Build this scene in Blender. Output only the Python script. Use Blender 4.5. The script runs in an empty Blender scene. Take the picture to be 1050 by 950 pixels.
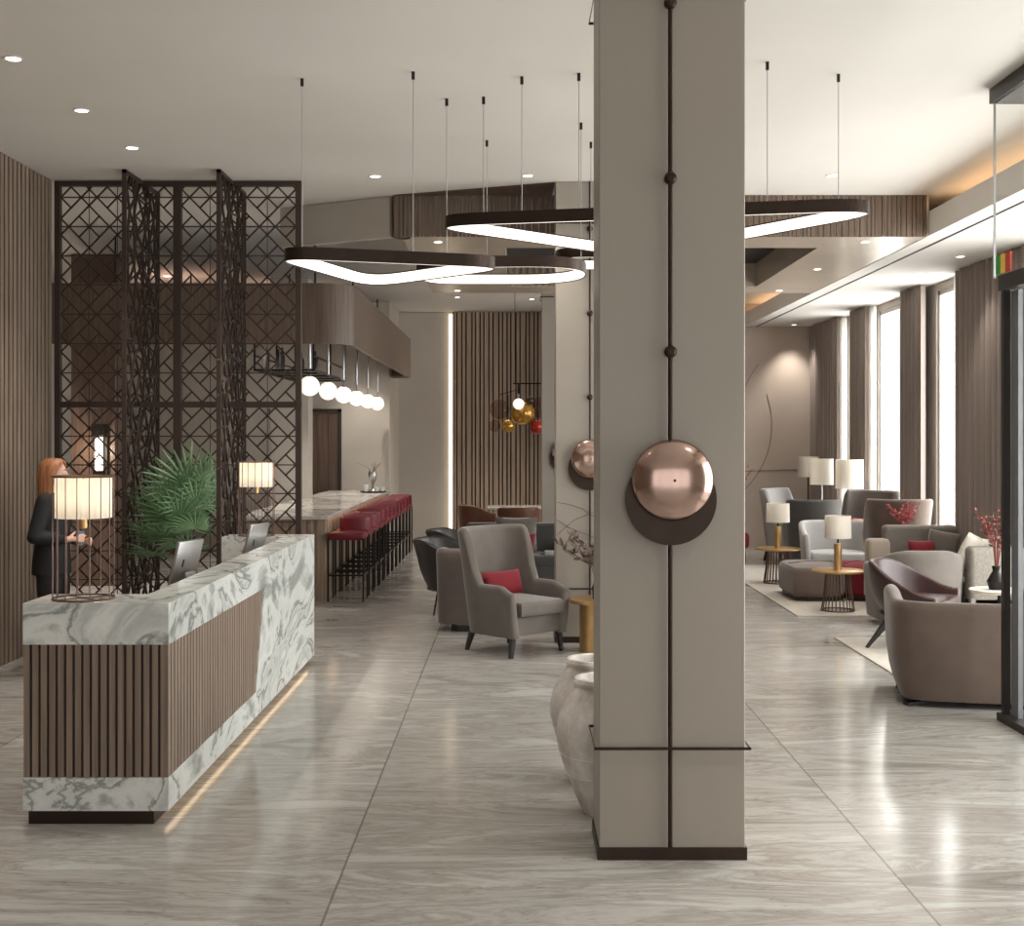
import bpy, bmesh, math, random
from mathutils import Vector, Matrix
random.seed(7)
SC = bpy.context.scene
COL = SC.collection
PI = math.pi

def lin(r, g, b):
    f = lambda c: ((c/255.0)/12.92 if c <= 10 else (((c/255.0)+0.055)/1.055)**2.4)
    return (f(r), f(g), f(b), 1.0)

# ------------------------------------------------------------------ camera
EYE = 1.85
cam_d = bpy.data.cameras.new('camera')
cam = bpy.data.objects.new('camera', cam_d)
COL.objects.link(cam)
cam.location = (0, 0, EYE)
cam.rotation_euler = (PI/2, 0, 0)
cam_d.sensor_width = 36.0
cam_d.lens = 1300/1050*36.0
cam_d.shift_x = -3/1050
cam_d.shift_y = -24/1050
cam_d.clip_end = 200
SC.camera = cam

# ------------------------------------------------------------------ world and daylight
w = bpy.data.worlds.new('daylight')
SC.world = w
w.use_nodes = True
bg = w.node_tree.nodes['Background']
bg.inputs[0].default_value = (1.0, 0.975, 0.94, 1)
bg.inputs[1].default_value = 1.7
SC.view_settings.view_transform = 'Standard'
SC.view_settings.look = 'None'
SC.view_settings.gamma = 1
SC.view_settings.use_curve_mapping = False
SC.view_settings.exposure = -0.18

def area(name, loc, rot, sx, sy, power, color=(1, 1, 1)):
    d = bpy.data.lights.new(name, 'AREA')
    d.shape = 'RECTANGLE'; d.size = sx; d.size_y = sy
    d.energy = power; d.color = color
    o = bpy.data.objects.new(name, d); COL.objects.link(o)
    o.location = loc; o.rotation_euler = rot
    return o
# daylight standing outside each window, facing into the room
WINS = [(19.35, 20.15), (16.9, 18.5), (14.75, 15.95), (9.3, 12.3), (3.2, 8.0)]  # last two windows lie out of view, added to light the front
for k, (d0, d1) in enumerate(WINS):
    area('window_daylight', (5.415, (d0+d1)/2, 1.95), (0, PI/2, 0), 3.6, (d1-d0)+0.1, (110 if d0 > 9 else 80)*(d1-d0), (1, 0.99, 0.98))

# ------------------------------------------------------------------ pixel helpers (image taken as 1050x950)
def SD(d): return 1300.0/d
def PX(px, d): return (px-528)/SD(d)
def PZ(py, d): return EYE-(py-451)/SD(d)

# ------------------------------------------------------------------ materials
def node_mat(name):
    m = bpy.data.materials.new(name); m.use_nodes = True
    nt = m.node_tree
    return m, nt, nt.nodes['Principled BSDF']

def setin(b, k, v):
    if k in b.inputs: b.inputs[k].default_value = v

def mat(name, c, rough=0.5, metal=0.0, var=0.0, vscale=(8, 8, 8), bump=0.0, bscale=60, sheen=0.0, c2=None, spec=None, coat=0.0, detail=4.0):
    m, nt, b = node_mat(name)
    setin(b, 'Base Color', c); setin(b, 'Roughness', rough); setin(b, 'Metallic', metal)
    if sheen: setin(b, 'Sheen Weight', sheen); setin(b, 'Sheen Roughness', 0.4)
    if spec is not None: setin(b, 'Specular IOR Level', spec)
    if coat: setin(b, 'Coat Weight', coat); setin(b, 'Coat Roughness', 0.1)
    tc = nt.nodes.new('ShaderNodeTexCoord')
    if var or c2:
        mp = nt.nodes.new('ShaderNodeMapping'); mp.inputs['Scale'].default_value = vscale
        nz = nt.nodes.new('ShaderNodeTexNoise'); nz.inputs['Scale'].default_value = 1.0
        nz.inputs['Detail'].default_value = detail
        rp = nt.nodes.new('ShaderNodeValToRGB')
        rp.color_ramp.elements[0].position = 0.3; rp.color_ramp.elements[1].position = 0.7
        if c2 is None:
            c2 = tuple(min(1, v*(1+var)) for v in c[:3])+(1,)
            c1 = tuple(v*(1-var) for v in c[:3])+(1,)
        else: c1 = c
        rp.color_ramp.elements[0].color = c1; rp.color_ramp.elements[1].color = c2
        nt.links.new(tc.outputs['Object'], mp.inputs['Vector'])
        nt.links.new(mp.outputs[0], nz.inputs['Vector'])
        nt.links.new(nz.outputs[0], rp.inputs[0])
        nt.links.new(rp.outputs[0], b.inputs['Base Color'])
    if bump:
        n2 = nt.nodes.new('ShaderNodeTexNoise'); n2.inputs['Scale'].default_value = bscale
        n2.inputs['Detail'].default_value = 3
        bp = nt.nodes.new('ShaderNodeBump'); bp.inputs['Strength'].default_value = bump; bp.inputs['Distance'].default_value = 0.01
        nt.links.new(tc.outputs['Object'], n2.inputs['Vector'])
        nt.links.new(n2.outputs[0], bp.inputs['Height'])
        nt.links.new(bp.outputs[0], b.inputs['Normal'])
    return m

def emit(name, c, s):
    m, nt, b = node_mat(name)
    setin(b, 'Base Color', c); setin(b, 'Emission Color', c); setin(b, 'Emission Strength', s)
    return m

def wood(name, c1, c2, rough=0.45, grain=(40, 40, 1.5)):
    return mat(name, c1, rough, c2=c2, vscale=grain, detail=6)

def marble(name, stops, scale, rot, stretch, rough=0.2, dist=1.4):
    m, nt, b = node_mat(name)
    tc = nt.nodes.new('ShaderNodeTexCoord')
    mp = nt.nodes.new('ShaderNodeMapping'); mp.inputs['Scale'].default_value = stretch; mp.inputs['Rotation'].default_value = rot
    nz = nt.nodes.new('ShaderNodeTexNoise'); nz.inputs['Scale'].default_value = scale
    nz.inputs['Detail'].default_value = 9; nz.inputs['Roughness'].default_value = 0.58; nz.inputs['Distortion'].default_value = dist
    rp = nt.nodes.new('ShaderNodeValToRGB'); e = rp.color_ramp.elements
    e[0].position, e[0].color = stops[0]; e[1].position, e[1].color = stops[1]
    for p, c in stops[2:]:
        n = e.new(p); n.color = c
    nt.links.new(tc.outputs['Object'], mp.inputs[0]); nt.links.new(mp.outputs[0], nz.inputs['Vector'])
    nt.links.new(nz.outputs[0], rp.inputs[0]); nt.links.new(rp.outputs[0], b.inputs['Base Color'])
    setin(b, 'Roughness', rough)
    return m

def glassy(name, tint=(1, 1, 1, 1), refl=0.08, rough=0.0):
    m = bpy.data.materials.new(name); m.use_nodes = True
    nt = m.node_tree; nt.nodes.clear()
    out = nt.nodes.new('ShaderNodeOutputMaterial'); mx = nt.nodes.new('ShaderNodeMixShader')
    tr = nt.nodes.new('ShaderNodeBsdfTransparent'); tr.inputs[0].default_value = tint
    gl = nt.nodes.new('ShaderNodeBsdfGlossy'); gl.inputs['Roughness'].default_value = rough
    lw = nt.nodes.new('ShaderNodeFresnel'); lw.inputs[0].default_value = 1.35
    ge = nt.nodes.new('ShaderNodeNewGeometry'); iv = nt.nodes.new('ShaderNodeMath'); iv.operation = 'SUBTRACT'; iv.inputs[0].default_value = 1.0
    ml = nt.nodes.new('ShaderNodeMath'); ml.operation = 'MULTIPLY'
    nt.links.new(ge.outputs['Backfacing'], iv.inputs[1]); nt.links.new(iv.outputs[0], ml.inputs[0]); nt.links.new(lw.outputs[0], ml.inputs[1])
    nt.links.new(ml.outputs[0], mx.inputs[0]); nt.links.new(tr.outputs[0], mx.inputs[1]); nt.links.new(gl.outputs[0], mx.inputs[2])
    nt.links.new(mx.outputs[0], out.inputs[0])
    return m

def shade_mat(name, c, trans=0.5):
    m = bpy.data.materials.new(name); m.use_nodes = True
    nt = m.node_tree; nt.nodes.clear()
    out = nt.nodes.new('ShaderNodeOutputMaterial'); mx = nt.nodes.new('ShaderNodeMixShader'); mx.inputs[0].default_value = trans
    df = nt.nodes.new('ShaderNodeBsdfDiffuse'); df.inputs[0].default_value = c
    tl = nt.nodes.new('ShaderNodeBsdfTranslucent'); tl.inputs[0].default_value = c
    nt.links.new(df.outputs[0], mx.inputs[1]); nt.links.new(tl.outputs[0], mx.inputs[2]); nt.links.new(mx.outputs[0], out.inputs[0])
    return m

def floor_mat():
    m, nt, b = node_mat('polished_stone_floor')
    L = nt.links.new; N = nt.nodes.new
    tc = N('ShaderNodeTexCoord'); sp = N('ShaderNodeSeparateXYZ'); L(tc.outputs['Object'], sp.inputs[0])
    def mth(op, a, bb=None):
        n = N('ShaderNodeMath'); n.operation = op
        for i, v in enumerate((a, bb)):
            if v is None: continue
            if isinstance(v, (int, float)): n.inputs[i].default_value = v
            else: L(v, n.inputs[i])
        return n.outputs[0]
    u = mth('DIVIDE', mth('ADD', sp.outputs[0], 0.738), 2.355)
    v = mth('DIVIDE', mth('ADD', sp.outputs[1], 0.55), 1.2)
    iu = mth('FLOOR', u); iv = mth('FLOOR', v)
    fu = mth('FRACT', u); fv = mth('FRACT', v)
    cmb = N('ShaderNodeCombineXYZ')
    L(mth('MULTIPLY', iu, 3.71), cmb.inputs[0]); L(mth('ADD', mth('MULTIPLY', iv, 1.37), mth('MULTIPLY', iu, 5.3)), cmb.inputs[1]); L(mth('MULTIPLY', iv, 0.21), cmb.inputs[2])
    va = N('ShaderNodeVectorMath'); va.operation = 'ADD'; L(tc.outputs['Object'], va.inputs[0]); L(cmb.outputs[0], va.inputs[1])
    mp = N('ShaderNodeMapping'); mp.inputs['Scale'].default_value = (0.55, 2.3, 1); L(va.outputs[0], mp.inputs[0])
    n1 = N('ShaderNodeTexNoise'); n1.inputs['Scale'].default_value = 1.25; n1.inputs['Detail'].default_value = 10
    n1.inputs['Roughness'].default_value = 0.68; n1.inputs['Distortion'].default_value = 1.1; L(mp.outputs[0], n1.inputs['Vector'])
    rp = N('ShaderNodeValToRGB'); e = rp.color_ramp.elements
    st = [(0.26, lin(120, 115, 108)), (0.38, lin(152, 148, 142)), (0.46, lin(180, 177, 172)), (0.52, lin(156, 151, 145)), (0.58, lin(184, 182, 177)), (0.74, lin(200, 199, 196))]
    e[0].position, e[0].color = st[0]; e[1].position, e[1].color = st[-1]
    for p, c in st[1:-1]: e.new(p).color = c
    L(n1.outputs[0], rp.inputs[0])
    mp2 = N('ShaderNodeMapping'); mp2.inputs['Scale'].default_value = (0.9, 5.5, 1); L(va.outputs[0], mp2.inputs[0])
    n2 = N('ShaderNodeTexNoise'); n2.inputs['Scale'].default_value = 1.1; n2.inputs['Detail'].default_value = 8; n2.inputs['Distortion'].default_value = 2.2
    L(mp2.outputs[0], n2.inputs['Vector'])
    r2 = N('ShaderNodeValToRGB'); e = r2.color_ramp.elements
    e[0].position = 0.485; e[0].color = (1, 1, 1, 1); e[1].position = 0.515; e[1].color = (1, 1, 1, 1)
    e.new(0.5).color = (0.62, 0.58, 0.53, 1)
    L(n2.outputs[0], r2.inputs[0])
    mx = N('ShaderNodeMixRGB'); mx.blend_type = 'MULTIPLY'; mx.inputs[0].default_value = 0.55
    L(rp.outputs[0], mx.inputs[1]); L(r2.outputs[0], mx.inputs[2])
    su = mth('LESS_THAN', mth('MINIMUM', fu, mth('SUBTRACT', 1, fu)), 0.0022)
    sv = mth('MULTIPLY', mth('LESS_THAN', mth('MINIMUM', fv, mth('SUBTRACT', 1, fv)), 0.002), 0.25)
    sm = mth('MAXIMUM', su, sv)
    m2 = N('ShaderNodeMixRGB'); L(mth('MULTIPLY', sm, 0.6), m2.inputs[0]); L(mx.outputs[0], m2.inputs[1]); m2.inputs[2].default_value = lin(90, 82, 74)
    L(m2.outputs[0], b.inputs['Base Color'])
    setin(b, 'Roughness', 0.2); setin(b, 'Specular IOR Level', 0.55)
    rr = N('ShaderNodeMapRange'); rr.inputs['To Min'].default_value = 0.09; rr.inputs['To Max'].default_value = 0.2
    L(n1.outputs[0], rr.inputs[0]); L(rr.outputs[0], b.inputs['Roughness'])
    return m

M = {}
M['floor'] = floor_mat()
M['ceiling'] = mat('ceiling_paint', lin(222, 217, 210), 0.75, var=0.02, vscale=(1, 1, 1))
M['plaster'] = mat('beige_plaster', lin(184, 176, 166), 0.7, var=0.04, vscale=(2, 2, 2))
M['column'] = mat('greige_lacquer', lin(156, 148, 138), 0.42, var=0.02, vscale=(2, 2, 1))
M['slat'] = wood('walnut_slat', lin(112, 96, 84), lin(146, 127, 112), 0.5)
M['slat_light'] = wood('oak_slat', lin(142, 122, 105), lin(172, 152, 133), 0.5)
M['backing'] = mat('dark_backing', lin(42, 33, 28), 0.7, var=0.1)
M['wood_dark'] = wood('smoked_walnut', lin(74, 56, 47), lin(102, 82, 70), 0.45)
M['wood_panel'] = wood('walnut_veneer', lin(82, 67, 56), lin(114, 96, 82), 0.45)
M['bronze'] = mat('dark_bronze', lin(58, 46, 40), 0.38, 0.75, var=0.1)
M['bronze_soffit'] = mat('bronze_soffit', lin(186, 172, 156), 0.3, 0.3, var=0.06, vscale=(3, 3, 3))
M['black_metal'] = mat('black_metal', lin(38, 34, 32), 0.4, 0.6, var=0.1)
M['copper'] = mat('brushed_copper', lin(194, 166, 154), 0.18, 1.0, var=0.1, vscale=(6, 6, 6))
M['gold'] = mat('brushed_brass', lin(196, 160, 110), 0.35, 0.8, var=0.1)
M['marble'] = marble('white_grey_marble', [(0.28, lin(120, 124, 121)), (0.76, lin(218, 220, 217)), (0.37, lin(176, 180, 177)), (0.43, lin(228, 230, 227)), (0.485, lin(214, 217, 214)), (0.505, lin(138, 143, 140)), (0.53, lin(218, 220, 217)), (0.58, lin(192, 196, 193)), (0.64, lin(232, 233, 230))], 0.95, (0.5, 0.5, 0.4), (1.2, 0.7, 1.3), 0.18, 1.6)
M['marble_warm'] = marble('warm_grey_marble', [(0.3, lin(150, 145, 138)), (0.7, lin(214, 209, 202)), (0.5, lin(196, 190, 183))], 2.0, (0, 0, 0.5), (1, 1, 1), 0.15)
def velvet(n, c, v=0.14): return mat(n, c, 0.85, var=v, vscale=(5, 5, 5), bump=0.12, bscale=220, sheen=0.35)
M['velvet_grey'] = velvet('grey_velvet', lin(99, 92, 86))
M['velvet_taupe'] = velvet('taupe_velvet', lin(98, 83, 74))
M['velvet_mauve'] = velvet('mauve_grey_velvet', lin(104, 93, 90))
M['fabric_charcoal'] = velvet('charcoal_fabric', lin(66, 63, 61))
M['fabric_pale'] = velvet('pale_grey_fabric', lin(168, 166, 164), 0.06)
M['fabric_tweed'] = mat('grey_tweed', lin(128, 122, 114), 0.9, var=0.3, vscale=(90, 90, 90), bump=0.25, bscale=300)
M['fabric_cream'] = mat('cream_fabric', lin(206, 198, 186), 0.9, var=0.05, vscale=(20, 20, 20), bump=0.2, bscale=200)
M['fabric_beige'] = velvet('beige_fabric', lin(150, 137, 124), 0.08)
M['red'] = mat('crimson_fabric', lin(118, 18, 32), 0.85, var=0.12, vscale=(5, 5, 5), bump=0.12, bscale=220, sheen=0.1)
M['red_leather'] = mat('crimson_leather', lin(104, 12, 28), 0.45, var=0.12, vscale=(6, 6, 6))
M['leather_black'] = mat('black_leather', lin(48, 44, 42), 0.4, var=0.15, vscale=(6, 6, 6))
M['leather_brown'] = mat('oxblood_leather', lin(50, 25, 24), 0.36, var=0.15, vscale=(4, 4, 4))
M['leather_tan'] = mat('chestnut_leather', lin(104, 66, 50), 0.35, var=0.15, vscale=(4, 4, 4))
M['leg'] = mat('dark_stained_leg', lin(28, 22, 20), 0.5, var=0.1)
M['rug'] = mat('cream_rug_pile', lin(196, 189, 179), 0.95, var=0.08, vscale=(12, 12, 12), bump=0.4, bscale=180)
M['curtain'] = mat('mauve_brown_curtain', lin(146, 133, 126), 0.8, var=0.08, vscale=(20, 20, 1), sheen=0.2)
M['sheer'] = shade_mat('white_sheer', lin(240, 238, 234), 0.65)
M['white'] = mat('white_glaze', lin(232, 230, 226), 0.3, var=0.02)
M['glass'] = glassy('clear_glass', (0.95, 0.96, 0.955, 1))
M['shade'] = shade_mat('ivory_shade', lin(238, 233, 224), 0.5)
M['led'] = emit('opal_led', (1.0, 0.93, 0.84, 1), 1.5)
M['globe'] = emit('opal_globe', (1.0, 0.91, 0.79, 1), 1.15)
M['cove'] = emit('warm_led_strip', (1.0, 0.66, 0.38, 1), 5.0)
M['cove_soft'] = emit('soft_led_strip', (1.0, 0.84, 0.64, 1), 3.0)
M['spot'] = emit('downlight_lens', (1.0, 0.93, 0.83, 1), 9.0)
M['stile'] = mat('pale_grey_stile', lin(128, 130, 134), 0.4, 0.3, var=0.03)
M['glow_strip'] = emit('soft_base_strip', (1.0, 0.74, 0.47, 1), 2.2)
M['silver'] = mat('satin_aluminium', lin(186, 186, 186), 0.35, 0.9, var=0.05)
M['frame_grey'] = mat('anthracite_frame', lin(54, 50, 48), 0.45, 0.4, var=0.1)

# ------------------------------------------------------------------ mesh builders
def tag(o, label=None, cat=None, group=None, kind=None):
    if label: o['label'] = label
    if cat: o['category'] = cat
    if group: o['group'] = group
    if kind: o['kind'] = kind
    return o

def thing(name, label, cat, loc=(0, 0, 0), rz=0.0, group=None):
    o = bpy.data.objects.new(name, None); COL.objects.link(o)
    o.empty_display_size = 0.1
    o.location = loc; o.rotation_euler = (0, 0, rz)
    return tag(o, label, cat, group)

def copy_tree(o, parent=None):
    c = o.copy(); COL.objects.link(c)
    if parent is not None: c.parent = parent
    for ch in list(o.children): copy_tree(ch, c)
    return c

class MB:
    def __init__(s): s.bm = bmesh.new()
    def box(s, x0, x1, y0, y1, z0, z1, bev=0.0, seg=2, rot=None):
        r = bmesh.ops.create_cube(s.bm, size=1.0)
        vs = r['verts']
        for v in vs:
            v.co = Vector(((x0+x1)/2+v.co.x*(x1-x0), (y0+y1)/2+v.co.y*(y1-y0), (z0+z1)/2+v.co.z*(z1-z0)))
        if bev > 0:
            es = list({e for v in vs for e in v.link_edges})
            r2 = bmesh.ops.bevel(s.bm, geom=es, offset=bev, segments=seg, profile=0.5, affect='EDGES')
            vs = list({v for f in r2['faces'] for v in f.verts} | {v for v in vs if v.is_valid})
        if rot: bmesh.ops.transform(s.bm, matrix=rot, verts=vs)
        return s
    def bar(s, p, q, w, h=None):
        """square bar from p to q"""
        h = h or w
        p, q = Vector(p), Vector(q); d = (q-p)
        if d.length < 1e-6: return s
        d.normalize()
        up = Vector((0, 0, 1)) if abs(d.z) < 0.95 else Vector((0, 1, 0))
        a = d.cross(up).normalized(); b = a.cross(d).normalized()
        vs = []
        for c in (p, q):
            for i, j in ((-1, -1), (1, -1), (1, 1), (-1, 1)):
                vs.append(s.bm.verts.new(c+a*(i*w/2)+b*(j*h/2)))
        f = s.bm.faces.new
        f((vs[0], vs[1], vs[2], vs[3])); f((vs[7], vs[6], vs[5], vs[4]))
        for i in range(4):
            j = (i+1) % 4; f((vs[j], vs[i], vs[4+i], vs[4+j]))
        return s
    def tube(s, pts, r, n=8, closed=False):
        pts = [Vector(p) for p in pts]; m = len(pts)
        rs = r if isinstance(r, (list, tuple)) else [r]*m
        rings = []; prev = None
        for i, p in enumerate(pts):
            if closed: t = pts[(i+1) % m]-pts[i-1]
            else: t = pts[min(i+1, m-1)]-pts[max(i-1, 0)]
            t.normalize()
            if prev is None:
                up = Vector((0, 0, 1)) if abs(t.z) < 0.9 else Vector((0, 1, 0))
                a = t.cross(up).normalized()
            else:
                a = (prev-t*prev.dot(t)).normalized()
            prev = a; b = t.cross(a)
            rings.append([s.bm.verts.new(p+(a*math.cos(2*PI*k/n)+b*math.sin(2*PI*k/n))*rs[i]) for k in range(n)])
        for i in range(m if closed else m-1):
            A, B = rings[i], rings[(i+1) % m]
            for k in range(n): s.bm.faces.new((A[k], A[(k+1) % n], B[(k+1) % n], B[k]))
        if not closed:
            s.bm.faces.new(rings[0][::-1]); s.bm.faces.new(rings[-1])
        return s
    def lathe(s, prof, c=(0, 0, 0), n=32, axis='z'):
        rings = []
        def P(r, z, k):
            a = 2*PI*k/n
            if axis == 'z': return Vector((c[0]+r*math.cos(a), c[1]+r*math.sin(a), c[2]+z))
            return Vector((c[0]+r*math.cos(a), c[1]-z, c[2]+r*math.sin(a)))      # axis along -y
        for r, z in prof:
            if r < 1e-5: rings.append([s.bm.verts.new(P(0, z, 0))])
            else: rings.append([s.bm.verts.new(P(r, z, k)) for k in range(n)])
        for A, B in zip(rings, rings[1:]):
            for k in range(n):
                k2 = (k+1) % n
                if len(A) == 1 and len(B) == 1: continue
                if len(A) == 1: s.bm.faces.new((A[0], B[k2], B[k]))
                elif len(B) == 1: s.bm.faces.new((A[k], A[k2], B[0]))
                else: s.bm.faces.new((A[k], A[k2], B[k2], B[k]))
        return s
    def sphere(s, c, r, sx=1, sy=1, sz=1, n=24, m=14):
        prof = [(0, -r)]+[(r*math.cos(-PI/2+PI*i/m), r*math.sin(-PI/2+PI*i/m)) for i in range(1, m)]+[(0, r)]
        b0 = len(s.bm.verts); s.bm.verts.ensure_lookup_table()
        s.lathe(prof, (0, 0, 0), n); s.bm.verts.ensure_lookup_table()
        for v in s.bm.verts[b0:]: v.co = Vector((c[0]+v.co.x*sx, c[1]+v.co.y*sy, c[2]+v.co.z*sz))
        return s
    def prism(s, poly, z0, z1):
        n = len(poly)
        A = [s.bm.verts.new((x, y, z0)) for x, y in poly]; B = [s.bm.verts.new((x, y, z1)) for x, y in poly]
        s.bm.faces.new(A[::-1]); s.bm.faces.new(B)
        for i in range(n): s.bm.faces.new((A[i], A[(i+1) % n], B[(i+1) % n], B[i]))
        return s
    def rprism(s, poly, z0, z1, r, dome=0.0, seg=4):
        """cushion: polygon extruded with rounded edges"""
        cx = sum(p[0] for p in poly)/len(poly); cy = sum(p[1] for p in poly)/len(poly)
        R = max(math.hypot(p[0]-cx, p[1]-cy) for p in poly)
        rings = []
        def ring(ins, z):
            k = max(0.0, 1-ins/R); rings.append([s.bm.verts.new((cx+(x-cx)*k, cy+(y-cy)*k, z)) for x, y in poly])
        for i in range(seg+1):
            a = PI/2*i/seg; ring(r*(1-math.sin(a)), z0+r*(1-math.cos(a)))
        for i in range(seg+1):
            a = PI/2*i/seg; ring(r*(1-math.cos(a)), z1-r+r*math.sin(a))
        n = len(poly)
        if dome:
            ring(r+R*0.3, z1+dome*0.7); ring(r+R*0.6, z1+dome)
        s.bm.faces.new(rings[0][::-1]); s.bm.faces.new(rings[-1])
        for A, B in zip(rings, rings[1:]):
            for i in range(n): s.bm.faces.new((A[i], A[(i+1) % n], B[(i+1) % n], B[i]))
        return s
    def shell(s, path, zt, zb, th, lean=0.0, taper=0.0, endcap=True, bend=1.0):
        """upholstered shell swept along a plan path; path = [(x, y, nx, ny, t)], zt(t) top height"""
        secs = []
        def section(p, th_, zt_, push=0.0):
            x, y, nx, ny, t = p
            r = th_/2*0.98; H = zt_-zb; L = lean(t) if callable(lean) else lean
            off = lambda z: L*max(0, (z-zb)/H)**bend - taper*max(0, 1-(z-zb)/(0.45*H))**2
            pts = []
            for f in (0, .06, .2, .45, .7, .9):
                z = zb+f*(H-r); pts.append((off(z), z))
            o = off(zt_-r)
            for i in range(7):
                a = PI*i/6; pts.append((o-r+r*math.cos(a), zt_-r+r*math.sin(a)))
            for f in (.9, .7, .45, .2, .06, 0):
                z = zb+f*(H-r); pts.append((off(z)-th_, z))
            m = (th-th_)/2
            tx, ty = -ny, nx
            return [s.bm.verts.new((x+nx*(o_-m)+tx*push, y+ny*(o_-m)+ty*push, z)) for o_, z in pts]
        if endcap:
            p = path[0]; secs.append(section(p, th*0.45, zt(p[4])-th*0.22, -th*0.3)); secs.append(section(p, th*0.8, zt(p[4])-th*0.06, -th*0.2))
        for p in path: secs.append(section(p, th, zt(p[4])))
        if endcap:
            p = path[-1]; secs.append(section(p, th*0.8, zt(p[4])-th*0.06, th*0.2)); secs.append(section(p, th*0.45, zt(p[4])-th*0.22, th*0.3))
        n = len(secs[0])
        for A, B in zip(secs, secs[1:]):
            for i in range(n): s.bm.faces.new((A[i], A[(i+1) % n], B[(i+1) % n], B[i]))
        s.bm.faces.new(secs[0][::-1]); s.bm.faces.new(secs[-1])
        return s
    def pillow(s, w, h, t, mtx=None, n=14):
        vs = {}
        def P(u, v, side):
            x = w/2*u*(1-0.10*(1-u*u)*0-0.09*(1-abs(v))**1.0*0.6*abs(u)); z = h/2*v*(1-0.09*(1-abs(u))*0.6*abs(v))
            y = side*t/2*(max(0, 1-u**2)*max(0, 1-v**2))**0.42
            return Vector((x, y, z))
        for side in (1, -1):
            for i in range(n+1):
                for j in range(n+1):
                    u = -1+2*i/n; v = -1+2*j/n
                    edge = i in (0, n) or j in (0, n)
                    key = (i, j, 0 if edge else side)
                    if key not in vs:
                        p = P(u, v, side)
                        if mtx: p = mtx @ p
                        vs[key] = s.bm.verts.new(p)
            for i in range(n):
                for j in range(n):
                    q = []
                    for a, b in ((i, j), (i+1, j), (i+1, j+1), (i, j+1)):
                        e = a in (0, n) or b in (0, n); q.append(vs[(a, b, 0 if e else side)])
                    s.bm.faces.new(q if side == -1 else q[::-1])
        return s
    def build(s, name, m, parent=None, smooth=False, angle=40, loc=None):
        bmesh.ops.recalc_face_normals(s.bm, faces=s.bm.faces)
        if smooth:
            for f in s.bm.faces: f.smooth = True
            lim = math.radians(angle)
            for e in s.bm.edges:
                if len(e.link_faces) == 2 and e.calc_face_angle(0) > lim: e.smooth = False
        me = bpy.data.meshes.new(name); s.bm.to_mesh(me); s.bm.free()
        me.materials.append(M[m] if isinstance(m, str) else m)
        o = bpy.data.objects.new(name, me); COL.objects.link(o)
        if parent is not None: o.parent = parent
        if loc: o.location = loc
        return o

def struct(o): o['kind'] = 'structure'; return o

def u_path(a, b, arm, n=2.4, N=26, M_=6):
    """plan of a U-shaped back, open towards -y: half width a, back depth b, arm length arm"""
    pts = [(a, -arm+arm*i/M_) for i in range(M_)]
    for i in range(N+1):
        th = PI*i/N; c, s_ = math.cos(th), math.sin(th)
        pts.append((a*math.copysign(abs(c)**(2/n), c), b*abs(s_)**(2/n)))
    pts += [(-a, -arm*i/M_) for i in range(1, M_+1)]
    return with_normals(pts)

def with_normals(pts):
    # drop near duplicates
    q = [pts[0]]
    for p in pts[1:]:
        if math.hypot(p[0]-q[-1][0], p[1]-q[-1][1]) > 1e-4: q.append(p)
    L = [0]
    for i in range(1, len(q)): L.append(L[-1]+math.hypot(q[i][0]-q[i-1][0], q[i][1]-q[i-1][1]))
    out = []
    for i, (x, y) in enumerate(q):
        x0, y0 = q[max(i-1, 0)]; x1, y1 = q[min(i+1, len(q)-1)]
        tx, ty = x1-x0, y1-y0; l = math.hypot(tx, ty)
        out.append((x, y, ty/l, -tx/l, -1+2*L[i]/L[-1]))
    return out

def inner_poly(path, th, front=None):
    poly = [(x-nx*th, y-ny*th) for x, y, nx, ny, t in path]
    if front is not None: poly = [(poly[0][0], front)]+poly+[(poly[-1][0], front)]
    return poly

def sstep(a, b, x):
    t = max(0.0, min(1.0, (x-a)/(b-a))); return t*t*(3-2*t)

def face(dx, dy):
    """z rotation turning local -y towards (dx, dy)"""
    return math.atan2(dx, -dy)

# ================================================================== the setting
CZ = 4.2
def ceil_z(x): return CZ

MB().box(-7.2, 5.8, -3.2, 24, -0.2, 0).build('floor', 'floor')['kind'] = 'structure'
MB().box(-7.2, 4.4, -3.2, 24, CZ, CZ+0.3).build('ceiling', 'ceiling')['kind'] = 'structure'
# unseen glazed front behind the viewer, its opening sized to set the fill light
b = MB().box(-7.2, -3.2, -3.2, -3.0, 0, 4.8).box(5.2, 5.8, -3.2, -3.0, 0, 4.8).box(-3.2, 5.2, -3.2, -3.0, 3.7, 4.8)
for x in (-3.2, -1.1, 1.0, 3.1, 5.12): b.box(x, x+0.08, -3.15, -3.05, 0, 3.7)
struct(b.build('wall_front', 'plaster'))

# left wall: vertical walnut slats over a dark backing
LWX = -4.19
wl = struct(MB().box(LWX-0.25, LWX-0.03, -3.0, 11.46, 0, 4.18).build('wall_left', 'backing'))
b = MB(); d = -2.9
while d < 11.42:
    b.box(LWX-0.03, LWX, d, d+0.058, 0, CZ-0.002); d += 0.09
b.build('slats', 'slat', wl)
# corridor beyond the slatted wall
struct(MB().box(-7.1, -6.9, 11.46, 21.5, 0, 4.19).build('wall_corridor', 'plaster'))
struct(MB().box(-6.9, LWX-0.25, 11.46, 11.6, 0, 4.19).build('wall_return', 'plaster'))
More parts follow.
